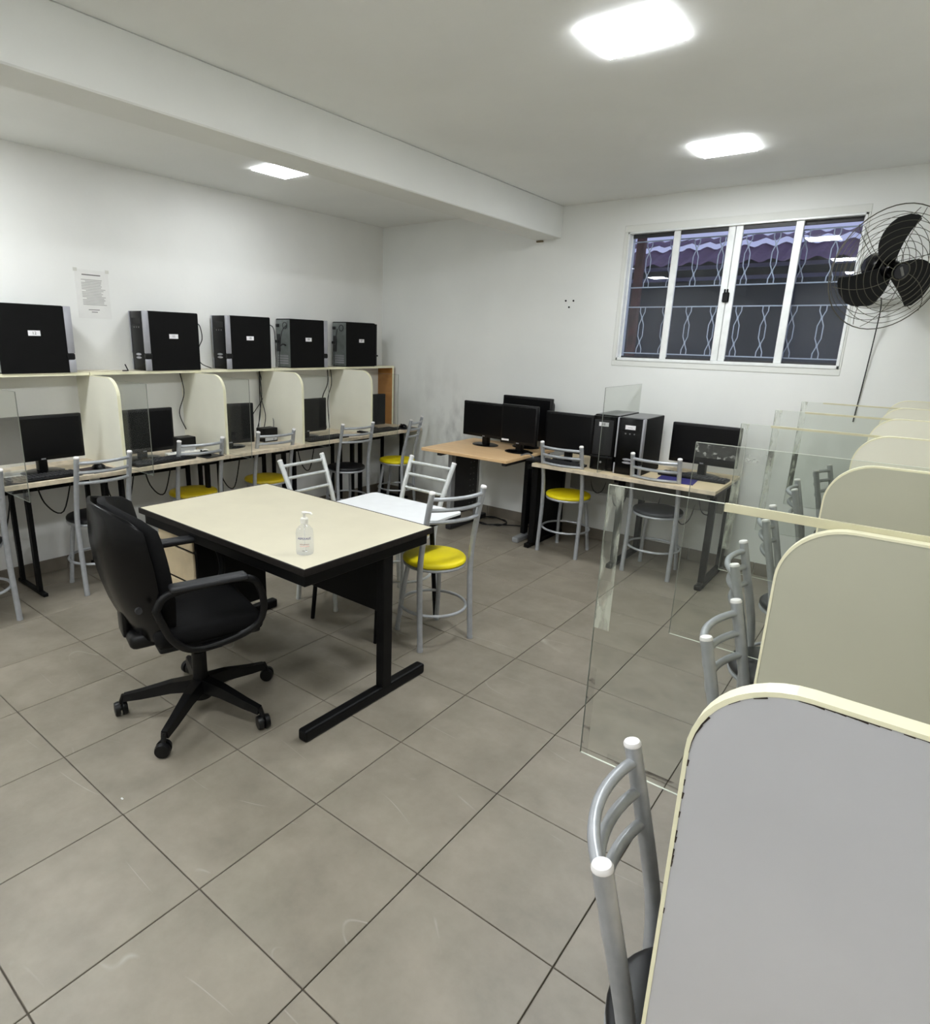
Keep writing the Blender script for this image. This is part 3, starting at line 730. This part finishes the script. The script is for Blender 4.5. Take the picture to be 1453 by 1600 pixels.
# ------------------------------------------------------------------ computer towers
def make_tower(loc, rz, lb, num, front=True, style='A', sideL=True, hgt=.39, dep=.395, st_front=False, num_flip=False):
    """local: front at -y end, width x 0..-.18 ; side carrying the sticker is +x"""
    t = thing('computer_tower', lb, 'computer tower', loc, rz, 'black computer towers'); W = .18
    MB().box(-W, 0, .018, dep, 0, hgt, bev=.003).build('case', CASE, t)
    if style == 'A':
        bz = MB().box(-W-.001, .001, -.012, .018, 0, hgt, bev=.006, seg=2).build('front_bezel', BLACKG, t, smooth=True)
        for x0, x1 in ((-.010, .0035), (-W-.0035, -W+.008)):
            MB().box(x0, x1, -.016, .026, .115, hgt+.001, bev=.004, seg=2).build('silver_strip', SILVER, bz, smooth=True)
            MB().box(x0, x1, -.016, .026, 0.001, .078, bev=.004, seg=2).build('silver_strip', SILVER, bz, smooth=True)
        sd = MB()
        sd.box(-.022, .0055, -.014, .034, .080, .113, bev=.005, seg=2).build('side_clip', BLACKP, bz)
        for z in (.086, .108): MB().lathe([(.034, 0), (.030, .004), (.001, .005)], n=20, M=rotm(PI/2)@Matrix.Diagonal((1, .24, 1, 1))).build('oval_badge', SILVER, bz, smooth=True, loc=(-W/2, -.0125, z))
        MB().box(-W+.028, -.028, -.014, -.011, hgt-.085, hgt-.045, bev=.001).build('drive_door', BLACKP, bz)
        for x in (-.06, -.09, -.12): MB().lathe([(.005, 0), (.004, .002), (.001, .002)], n=10, M=rotm(PI/2)).build('port', CASETOP, bz, loc=(x, -.0125, hgt-.105))
    else:
        mb = MB(); P = [(-W, .018), (0, .018), (0, .0), (-.008, -.016), (-.035, -.028), (-W+.035, -.028), (-W+.008, -.016), (-W, .0)]
        mb.prism(P, 0.004, hgt-.006, 'z'); bz = mb.build('front_bezel', BLACKG, t)
        MB().box(-W+.02, -.02, -.031, -.027, .11, hgt-.03, bev=.002).build('drive_door', mat('dark_gloss_panel', (38, 38, 40), .2), bz)
        MB().box(-W+.006, -.006, -.034, -.012, .090, .104, bev=.004, seg=2).build('curved_trim', BLACKP, bz)
        MB().lathe([(.008, 0), (.007, .003), (.001, .004)], n=14, M=rotm(PI/2)).build('power_button', SILVER, bz, loc=(-.09, -.0285, .06))
    MB().box(-W+.006, -.006, .03, dep-.004, hgt, hgt+.002).build('top_cover', CASETOP if st_front else CASE, t)
    # rear
    rp = MB().box(-W+.005, -.005, dep, dep+.002, .006, hgt-.006).build('rear_panel', REARP, t)
    MB().box(-W+.012, -.030, dep+.002, dep+.004, hgt-.092, hgt-.012).build('power_supply', REARP, rp)
    MB().tube([(-.062+.026*math.cos(a), dep+.005, hgt-.052+.026*math.sin(a)) for a in [2*PI*k/20 for k in range(20)]], .0035, 6, closed=True).build('fan_guard', DARKGREY, rp)
    MB().box(-W+.018, -W+.046, dep+.003, dep+.02, hgt-.065, hgt-.04, bev=.003).build('plug', CABLE, rp)
    MB().box(-W+.014, -W+.055, dep+.002, dep+.006, .13, .27, bev=.001).build('port_block', DARKGREY, rp)
    MB().box(-W+.018, -W+.042, dep+.004, dep+.03, .20, .222, bev=.003).build('plug', CABLE, rp)
    for z in (.03, .05, .07, .09): MB().box(-W+.02, -.03, dep+.002, dep+.003, z, z+.012).build('slot_cover', SILVER, rp)
    # numbered sticker
    if st_front:
        y_ = -.0145 if style == 'A' else -.0315
        s_ = MB().box(-.125, -.055, y_-.0006, y_+.004, hgt-.075, hgt-.047).build('sticker', STICK, t)
        mb = text_bm(num, .024); bmesh.ops.transform(mb.bm, matrix=Matrix.Translation((-.09, y_-.0012, hgt-.061))@rotm(PI/2), verts=mb.bm.verts); mb.build('number', INK, s_)
    else:
        yc = .20 if not num_flip else .20
        s_ = MB().box(.0, .0009, yc-.033, yc+.033, .215, .245).build('sticker', STICK, t)
        mb = text_bm(num, .024); bmesh.ops.transform(mb.bm, matrix=Matrix.Translation((.0014, yc, .23))@Matrix.Rotation(PI/2, 4, 'Z')@Matrix.Rotation(PI/2, 4, 'X'), verts=mb.bm.verts)
        mb.build('number', INK, s_)
    return t
def make_tower_rev(loc, lb, num, style):
    """front faces +y (into the corner); sticker still on the +x side of the room"""
    t = make_tower((0, 0, 0), 0, lb, num, style=style)
    # mirror in y so that the same +x side shows and the rear looks toward -y
    for o in [t]:
        for ch in list(o.children):
            mirror(ch)
            for g_ in list(ch.children): mirror(g_)
    t.location = (loc[0], loc[1], loc[2]); return t
def mirror(o):
    nm = o.name.split('.')[0]
    if nm == 'number':
        o.data.transform(Matrix.Translation((0, -.40, 0)))
    else:
        o.data.transform(Matrix.Scale(-1, 4, (0, 1, 0))); o.data.flip_normals(); o.location.y *= -1
ZS = ZT+.0012+.0183
make_tower_rev((.20, -3.045, ZS), 'black tower numbered 12, leftmost on the wall shelf under the notice', '12', 'A')
make_tower((.20, -2.565, ZS), 0, 'black tower numbered 11 with silver strips, right of the wall notice', '11')
make_tower((.20, -1.93, ZS), 0, 'black tower numbered 10 with silver strips, middle of the wall shelf', '10')
make_tower_rev((.20, -.940, ZS), 'black tower numbered 09 showing its steel rear, second from the corner', '09', 'A')
make_tower_rev((.20, -.30, ZS), 'rounded black tower numbered 07 showing its steel rear in the corner', '07', 'B')
ZB = .69
make_tower((2.70, -.525, ZB), 0, 'glossy black tower numbered 08 on the beige back desk', '08', style='B', st_front=True)
make_tower((2.90, -.57, ZB), 0, 'black tower with silver strips and blank sticker on the beige back desk', '----', st_front=True)

# ------------------------------------------------------------------ monitors
def monitor(loc, rz, w_, h_, zb, lb, style='slim', base=True, depth=.03, tilt=0.):
    """local: screen faces -y; loc on the desk; zb screen bottom above desk"""
    t = thing('monitor', lb, 'monitor', loc, rz, 'black monitors')
    M = Matrix.Translation((0, 0, zb))@Matrix.Rotation(tilt, 4, 'X')
    bz = .016
    MB().box(-w_/2, w_/2, 0, depth, 0, h_, bev=.006, seg=2, M=M).build('housing', BLACKP, t, smooth=True)
    sc = MB().box(-w_/2+bz, w_/2-bz, -.0012, .002, bz+.008, h_-bz, M=M).build('screen', SCREEN, t)
    if style == 'fat':
        MB().box(-w_/2+.03, w_/2-.03, depth-.002, depth+.09, .03, h_-.03, bev=.03, seg=3, M=M).build('rear_bulge', BLACKP, t, smooth=True)
    MB().box(-.012, .012, -.002, .001, .006, .013, M=M).build('badge', SILVER, t)
    MB().box(-.025, .025, depth*.4, depth+.035, .012, zb+.08, bev=.006, seg=2).build('stand_neck', BLACKP, t, smooth=True)
    MB().lathe([(.001, 0), (.120, 0), (.120, .006), (.10, .012), (.03, .016), (.001, .016)], n=32, M=Matrix.Diagonal((1, .75, 1, 1))).build('stand_base', BLACKG, t, smooth=True, loc=(0, .03, 0))
    return t
E2 = .001
monitor((.315, -3.325, ZD), PI/2, .48, .265, .075, 'wide black monitor on the leftmost visible booth desk')
monitor((.31, -2.70, ZD), PI/2, .44, .29, .045, 'black monitor at the booth beside the white power strip')
monitor((.30, -2.02, ZD), PI/2-.25, .38, .30, .030, 'black monitor turned aside in the booth with hanging cables')
monitor((.30, -1.25, ZD), PI/2, .42, .28, .045, 'black monitor in the booth under the tower numbered 09')
monitor((.26, -.47, ZD), PI/2-.15, .42, .29, .030, 'black monitor in the corner booth by the brown end board')
ZTN = .71
monitor((1.49, -.36, ZTN), -.10, .46, .29, .070, 'wide black monitor on the left of the tan desk')
monitor((1.875, -.46, ZTN), -.04, .33, .31, .065, 'squarish black monitor with a white label in front on the tan desk')
monitor((1.79, -.20, ZTN), -.06, .47, .35, .07, 'rounded black television monitor at the back of the tan desk', style='fat', depth=.035)
monitor((2.27, -.40, ZB), -.05, .40, .30, .065, 'black monitor between the tan desk and the tower numbered 08')
monitor((3.21, -.25, ZB), -.02, .45, .275, .085, 'wide black monitor at the right end of the beige desk behind acrylic')
tag(MB().box(1.735, 1.80, -.4725, -.4695, .797, .811).build('white_label', STICK), 'small white label strip stuck on the squarish tan desk monitor', 'label')

# keyboards, mice, pads, small stuff
def keyboard(loc, rz, lb):
    t = thing('keyboard', lb, 'keyboard', loc, rz, 'black keyboards')
    MB().box(-.22, .22, -.07, .07, 0, .016, bev=.005, seg=2).build('keyboard_body', BLACKP, t)
    mb = MB()
    for r in range(5):
        for c in range(18): mb.box(-.208+c*.0232, -.208+c*.0232+.019, -.058+r*.0235, -.058+r*.0235+.019, .015, .021, bev=.002)
    tag(mb.build('keys', mat('key_black', (30, 30, 33), .5), t), kind='stuff')
def mouse(loc, rz, lb):
    t = thing('mouse', lb, 'computer mouse', loc, rz, 'computer mice')
    mb = MB(); rings = []
    for i in range(7):
        a = -1+2*i/6; r = math.sqrt(max(.02, 1-a*a))
        rings.append([mb.bm.verts.new((.031*r*math.cos(b), a*.055, .001+.034*r*max(0, math.sin(b))*(1-.25*a))) for b in [PI*k/10 for k in range(11)]])
    for A, B in zip(rings, rings[1:]):
        for k in range(10): mb.bm.faces.new((A[k], A[k+1], B[k+1], B[k]))
        mb.bm.faces.new((A[10], A[0], B[0], B[10]))
    mb.bm.faces.new(rings[0]); mb.bm.faces.new(rings[-1][::-1])
    mb.build('mouse_body', BLACKG, t, smooth=True)
    MB().cyl((-.004, .03, .029), (.004, .03, .029), .006, 10).build('scroll_wheel', RUBBER, t)
def pad(loc, rz, w_, d_, m, lb):
    tag(MB().box(-w_/2, w_/2, -d_/2, d_/2, 0, .003, bev=.001).build('mouse_pad', m, loc=loc), lb, 'mouse pad', 'mouse pads').rotation_euler = (0, 0, rz)
keyboard((.46, -3.42, ZD), PI/2, 'black keyboard in front of the wide leftmost booth monitor')
pad((.43, -3.07, ZD), .15, .20, .17, mat('brown_black_pad', (48, 36, 38), .8), 'dark brown mouse pad under the black mouse on the left')
mouse((.42, -3.06, ZD+.003), PI/2+.3, 'black mouse on the dark brown pad on the left booth desk')
keyboard((.45, -2.66, ZD), PI/2+.1, 'black keyboard beside the white power strip on the booth desk')
pad((.46, -2.33, ZD), .1, .19, .15, BLACKV, 'black mouse pad next to the worn yellow stool back')
mouse((.45, -2.34, ZD+.003), 1.9, 'black mouse on the pad by the worn yellow stool back')
keyboard((.45, -1.20, ZD), PI/2, 'black keyboard in the booth second from the corner')
keyboard((.44, -.52, ZD), PI/2, 'black keyboard on the corner booth desk')
pad((.45, -.17, ZD), 0, .18, .2, BLACKV, 'black mouse pad at the end of the corner booth desk')
mouse((.44, -.17, ZD+.003), 1.4, 'black mouse at the end of the corner booth desk')
keyboard((2.27, -.56, ZB), -.05, 'black keyboard half hidden behind the yellow stool at the beige desk')
pad((3.13, -.50, ZB), .1, .24, .20, BLUE, 'dark blue mouse pad on the beige desk')
keyboard((3.19, -.33, ZB+.0), 0.0, 'black keyboard behind the acrylic on the beige desk')
def router(loc, rz, lb):
    t = thing('network_box', lb, 'network box', loc, rz, 'small black boxes')
    MB().box(-.07, .07, -.05, .05, 0, .11, bev=.006, seg=2).build('box_body', BLACKP, t)
    MB().box(-.06, .06, -.054, -.049, .010, .048).build('front_plate', mat('pale_grey_plastic', (176, 180, 182), .5), t)
router((.22, -2.36, ZD), PI/2, 'small black box with pale front strip at the booth with white power strip')
router((.22, -1.62, ZD), PI/2, 'small black box in the booth with hanging cables')
def strip(loc, rz, lb):
    t = thing('power_strip', lb, 'power strip', loc, rz)
    MB().box(-.15, .15, -.028, .028, 0, .030, bev=.006, seg=2).build('strip_body', WHITEP, t)
    for k in range(4): MB().lathe([(.016, 0), (.016, .002), (.001, .002)], n=14).build('socket', mat('socket_grey', (190, 190, 188), .5), t, loc=(-.105+k*.07, 0, .030))
strip((.36, -2.42, ZD), PI/2-.1, 'white power strip on the booth desk behind the worn yellow stool')
tag(MB().box(-.10, .10, -.14, .14, 0, .002).build('paper_sheet', PAPER, loc=(.26, -3.50, ZD)), 'white paper sheet lying behind the leftmost keyboard', 'paper').rotation_euler = (0, 0, .2)

# notice on left wall
t = thing('notice_sheet', 'white printed notice taped on the left wall above the shelf', 'notice', (0, -2.79, 1.785))
MB().box(0, .0012, -.105, .105, -.15, .148).build('sheet', PAPER, t)
mb = MB().box(.0012, .0018, -.062, .055, .115, .121); mb.box(.0012, .0018, -.04, .03, -.098, -.094).box(.0012, .0018, -.022, .016, -.112, -.108); mb.build('print', INK, t)
mb = MB(); rr = random.Random(5)
for k in range(17):
    z = .088-k*.0095; a = -.07 if k not in (1, 7, 12) else -.045; e = .08-rr.random()*.03
    mb.box(.0012, .0017, a, e, z-.0026, z+.0026)
mb.build('print', INKL, t)
for y in (-.1, .1): MB().box(.0013, .0019, y-.012, y+.012, .135, .156).build('tape_piece', mat('clear_tape', (206, 205, 196), .4), t)

# ------------------------------------------------------------------ tan desk
t = thing('tan_desk', 'tan wooden desk with grey metal legs by the back wall', 'desk', (1.6, -.445, 0))
MB().box(-.405, .405, -.385, .385, ZTN-.025, ZTN, bev=.004, seg=2).build('desktop', TAN, t)
for x in (-.24, .368):
    yf = -.20 if x < 0 else .0
    lg = MB().box(x-.022, x+.016, yf, yf+.06, .05, ZTN-.03, bev=.003).box(x-.016, x+.016, .20, .23, .05, ZTN-.03, bev=.003).build('leg', GREYMET if x < 0 else BLACKM, t)
    cp = MB().box(x-.004, x+.014, yf+.06, .20, .12, ZTN-.03).build('perforated_panel', mat('panel_dark', (38, 38, 40), .5), lg)
    MB().box(x-.02, x+.02, -.36, .34, ZTN-.05, ZTN-.026, bev=.003).build('top_rail', DARKGREY, t)
    MB().box(x-.028, x+.028, -.20 if x < 0 else -.12, .36, .0, .045, bev=.010, seg=2).build('foot', GREYMET if x > 0 else DARKGREY, t)
    mb = MB()
    for k in range(9):
        for q in (.09, .14): mb.lathe([(.005, 0), (.005, .001), (.001, .001)], n=8, c=(x+.0145, q, .60-k*.052), M=Matrix.Rotation(PI/2, 4, 'Y'))
    tag(mb.build('rivet_holes', GREYMET, t), kind='stuff')
# ------------------------------------------------------------------ beige back desk
t = thing('beige_desk', 'long beige desk with black frame under the window', 'desk', (2.775, -.335, 0))
MB().box(-.645, .645, -.335, .325, ZB-.025, ZB, bev=.003).build('desktop', mat('beige_top', (214, 196, 160), .45, var=.06, scale=8), t)
MB().box(-.645, .645, -.3375, -.335, ZB-.026, ZB+.0003, bev=.0008).build('edge_band', EDGEW, t)
for x in (-.675, 0, .61):
    w2 = .02 if x > -.6 else .024
    MB().box(x-w2, x+w2, -.215, -.175, .03, ZB-.03, bev=.003).build('leg', BLACKM, t)
    MB().box(x-w2, x+w2, .24, .28, .03, ZB-.03, bev=.003).build('leg', BLACKM, t)
    MB().box(x-.022, x+.022, -.28, .30, 0, .035, bev=.005).build('foot_bar', BLACKM, t)
    MB().box(x-w2, x+w2, -.30, .30, ZB-.055, ZB-.0255, bev=.003).build('top_rail', BLACKM, t)
for x in (-.675,): MB().box(x-.006, x+.006, -.17, .235, .04, ZB-.06).build('side_panel', BLACKM, t)
MB().box(-.58, .585, .225, .235, .42, ZB-.06).build('back_panel', mat('back_grey', (120, 120, 116), .6), t)

# ------------------------------------------------------------------ wall fan
fc = Vector((4.050, -.34, 2.000)); RF = .325
fan = thing('wall_fan', 'black three-bladed wall fan in a round wire cage', 'fan', fc, 0)
vd = Vector((.65, -.76, -.24)).normalized()      # axis the fan blows along
q = vd.to_track_quat('Z', 'Y'); FM = q.to_matrix().to_4x4()
def fm(mb): bmesh.ops.transform(mb.bm, matrix=FM, verts=mb.bm.verts); return mb
mb = MB()
def ring(mb, r, z, tr=.0016, n=44): mb.tube([(r*math.cos(a), r*math.sin(a), z) for a in [2*PI*k/n for k in range(n)]], tr, 5, closed=True)
fz = lambda r: .085*math.sqrt(max(0, 1-(r/RF)**2)); bz_ = lambda r: -.085*math.sqrt(max(0, 1-(r/RF)**2))-.01
cage = MB()
for r in (.045,): ring(cage, r, fz(r)+.004, .003)
ring(cage, RF, 0, .003)
for k in range(1, 8): ring(cage, .05+.265*k/8, fz(.05+.265*k/8))
for k in range(1, 8): ring(cage, .07+.245*k/8, bz_(.07+.245*k/8))
for k in range(6):
    a = 2*PI*k/6+.3
    cage.tube([(r*math.cos(a+.6*(1-r/RF)), r*math.sin(a+.6*(1-r/RF)), fz(r)) for r in [.02+.295*i/10 for i in range(11)]], .0018, 5)
    cage.tube([(r*math.cos(a), r*math.sin(a), bz_(r)+.0) for r in [.06+.255*i/8 for i in range(9)]], .0018, 5)
fm(cage).build('wire_cage', WIRE, fan, smooth=True)
mbc = MB().lathe([(.001, fz(.03)+.004), (.038, fz(.03)+.004), (.038, fz(.03)+.010), (.001, fz(.03)+.012)], n=24); badge = fm(mbc).build('cage_badge', mat('fan_badge', (26, 26, 34), .4), fan)
mbb = MB().box(-.026, .026, -.007, .007, fz(.03)+.011, fz(.03)+.014, bev=.002); bmesh.ops.transform(mbb.bm, matrix=Matrix.Rotation(-1.0, 4, 'Z'), verts=mbb.bm.verts); fm(mbb).build('badge_bar', CASETOP, badge)
fm(MB().lathe([(.001, .045), (.040, .040), (.048, .02), (.048, -.02), (.03, -.03)], n=28)).build('hub', BLACKG, fan, smooth=True)
fm(MB().lathe([(.03, -.03), (.062, -.04), (.070, -.06), (.070, -.13), (.055, -.155), (.03, -.165), (.001, -.166)], n=32)).build('motor', BLACKG, fan, smooth=True)
def blade(a0):
    mb = MB(); n = 12; L_, R_ = [], []
    for i in range(n+1):
        s = i/n; r = .03+.245*s
        wdt = .038+.062*math.sin(min(1, s*1.05+.05)*PI*.75)
        if s > .86: wdt *= math.sqrt(max(.02, 1-((s-.86)/.15)**2))
        ang = -.50*s*s; tw = .5-.28*s
        c = Vector((r*math.cos(ang), r*math.sin(ang), 0)); tn = Vector((-math.sin(ang), math.cos(ang), 0))
        for lst, sg in ((L_, -1), (R_, 1)):
            p = c+tn*(sg*wdt*math.cos(tw)); p.z = sg*wdt*math.sin(tw)*.7; lst.append(p)
    th = .0035; V = [[mb.bm.verts.new(p+Vector((0, 0, dz))) for p in l] for l in (L_, R_) for dz in (0, th)]
    for i in range(n):
        mb.bm.faces.new((V[0][i], V[2][i], V[2][i+1], V[0][i+1])); mb.bm.faces.new((V[1][i], V[1][i+1], V[3][i+1], V[3][i]))
        mb.bm.faces.new((V[0][i], V[0][i+1], V[1][i+1], V[1][i])); mb.bm.faces.new((V[2][i], V[3][i], V[3][i+1], V[2][i+1]))
    mb.bm.faces.new((V[0][n], V[2][n], V[3][n], V[1][n])); mb.bm.faces.new((V[0][0], V[1][0], V[3][0], V[2][0]))
    bmesh.ops.transform(mb.bm, matrix=Matrix.Rotation(a0, 4, 'Z'), verts=mb.bm.verts)
    fm(mb).build('blade', BLACKP, fan, smooth=True)
for k in range(3): blade(math.radians(112+120*k))
# bracket to the wall
bp = FM @ Vector((0, 0, -.15))
MB().tube(smooth_path([bp, bp+Vector((-.02, .05, -.05)), Vector((-.10, .28, -.12)), Vector((-.10, .335, -.12))], 5), .022, 12).build('bracket', BLACKP, fan, smooth=True)
MB().lathe([(.055, 0), (.052, .012), (.03, .02), (.001, .021)], n=24, M=rotm(PI/2)).build('wall_plate', BLACKP, fan, smooth=True, loc=(-.10, .3395, -.12))
cable([(4.02, -.03, 1.87), (4.03, -.05, 1.80), (4.025, -.02, 1.6), (4.015, -.008, 1.35), (4.005, -.006, 1.13)], 'thin black fan cord hanging down the back wall', .0032)

# ------------------------------------------------------------------ cables
zc = ZS
cable([(.10, -2.14, zc+.33), (.12, -2.11, zc+.31), (.12, -2.095, zc+.22), (.11, -2.12, zc+.15), (.10, -2.11, zc+.05), (.10, -2.02, zc+.006)], 'black cable looping behind tower 11', group='tower cables')
cable([(.13, -1.50, zc+.34), (.15, -1.46, zc+.30), (.15, -1.45, zc+.1), (.15, -1.45, zc+.005)], 'black cable dropping behind tower 10', group='tower cables')
cable([(.16, -1.34, zc+.34), (.17, -1.40, zc+.28), (.16, -1.42, zc+.1), (.16, -1.42, zc+.005)], 'black cable from the rear of tower 09', group='tower cables')
cable([(.10, -.71, zc+.33), (.11, -.75, zc+.2), (.12, -.77, zc+.005)], 'black cable from the rear of the corner tower', group='tower cables')
cable([(.15, -1.41, zc+.17), (.17, -1.39, zc+.19), (.17, -1.36, zc+.18)], 'thick plug lead at the rear of tower 09', .006, group='tower cables')
cable([(.20, -2.745, zc+.006), (.20, -2.71, zc+.006), (.18, -2.70, zc+.01), (.19, -2.72, zc+.045)], 'short black lead sticking up left of tower 11', .004)
def hang(x, y, z0, z1, lb, dx=.0, m=None, sw=.02):
    cable([(x, y, z0), (x+sw, y+sw*.6, z0-(z0-z1)*.35), (x-sw*.4, y-sw, z0-(z0-z1)*.7), (x+dx, y+.02, z1)], lb, .0035, m, 'hanging booth cables')
hang(.03, -2.24, 1.28, .86, 'black cable down the partition by the small black box')
BL = ['straight innermost black cable', 'second black cable', 'widely bowed black cable', 'grey cable', 'leftmost black cable']
for i, (dx, sy) in enumerate(((.0, .0), (.05, .03), (.09, -.05), (.14, .06), (.02, -.09))):
    cable([(.03, -1.53, 1.28), (.03, -1.535+.01*i, 1.08), (.06+dx*.6, -1.56+sy, .92), (.10+dx, -1.63+sy, .80), (.14+dx, -1.66+sy, .745)], BL[i]+' of the bundle hanging in the turned monitor booth', .0035, CABLE if i != 3 else CABLEG, 'bundle of hanging cables')
cable([(.06, -.80, 1.28), (.08, -.82, 1.15), (.05, -.86, 1.0), (.07, -.83, .75)], 'wavy black cable hanging in the booth second from the corner', .005)
cable([(.08, -.78, 1.28), (.10, -.79, 1.15), (.08, -.82, 1.0), (.08, -.80, .75)], 'second wavy black cable hanging in the booth second from the corner', .004)
for (y, a, lb) in ((-3.55, .28, 'behind the leftmost black legs'), (-3.2, .2, 'behind the black stool seat'), (-2.78, .25, 'left of the cream desk'), (-2.5, .2, 'behind the first worn yellow stool'), (-1.9, .25, 'behind the second worn yellow stool'), (-1.1, .22, 'behind the black seated stool by the corner')):
    cable([(.10, y-.12, .70), (.11, y-.08, .70-a), (.10, y+.03, .62-a), (.09, y+.12, .70)], 'black cable looping under the booth desk, '+lb, .0045, group='cables under the booth desks')
for (x, a, lb) in ((2.42, .2, 'by the yellow stool'), (2.60, .28, 'under the tower numbered 08'), (2.85, .3, 'left of the charcoal stool'), (3.1, .32, 'behind the charcoal seat'), (3.25, .22, 'near the right end')):
    cable([(x-.08, -.10, .64), (x-.03, -.11, .64-a), (x+.05, -.11, .60-a*.8), (x+.10, -.10, .64)], 'black cable drooping under the beige desk '+lb, .004, group='cables under the beige desk')
cp = []
for k in range(40):
    a = 2*PI*k/20; cp.append((1.50+.16*math.cos(a), -.20+.12*math.sin(a), .006+.004*(k % 3)+.0002*k))
cp += [(1.75, -.15, .008), (1.88, -.08, .008)]
cable(cp, 'coiled black cable lying on the floor under the tan desk', .005, k=2)
cable([(1.99, -.60, .70+.02), (2.04, -.56, .735), (2.10, -.57, .70), (2.13, -.60, .695)], 'grey cable end between the tan and beige desks', .005, CABLEG)
tag(MB().box(-.006, .006, -.003, .003, 0, .002, bev=.0008).build('paper_scrap', PAPER, loc=(2.42, -3.98, .0005)), 'tiny white scrap of paper on the floor tiles', 'scrap')
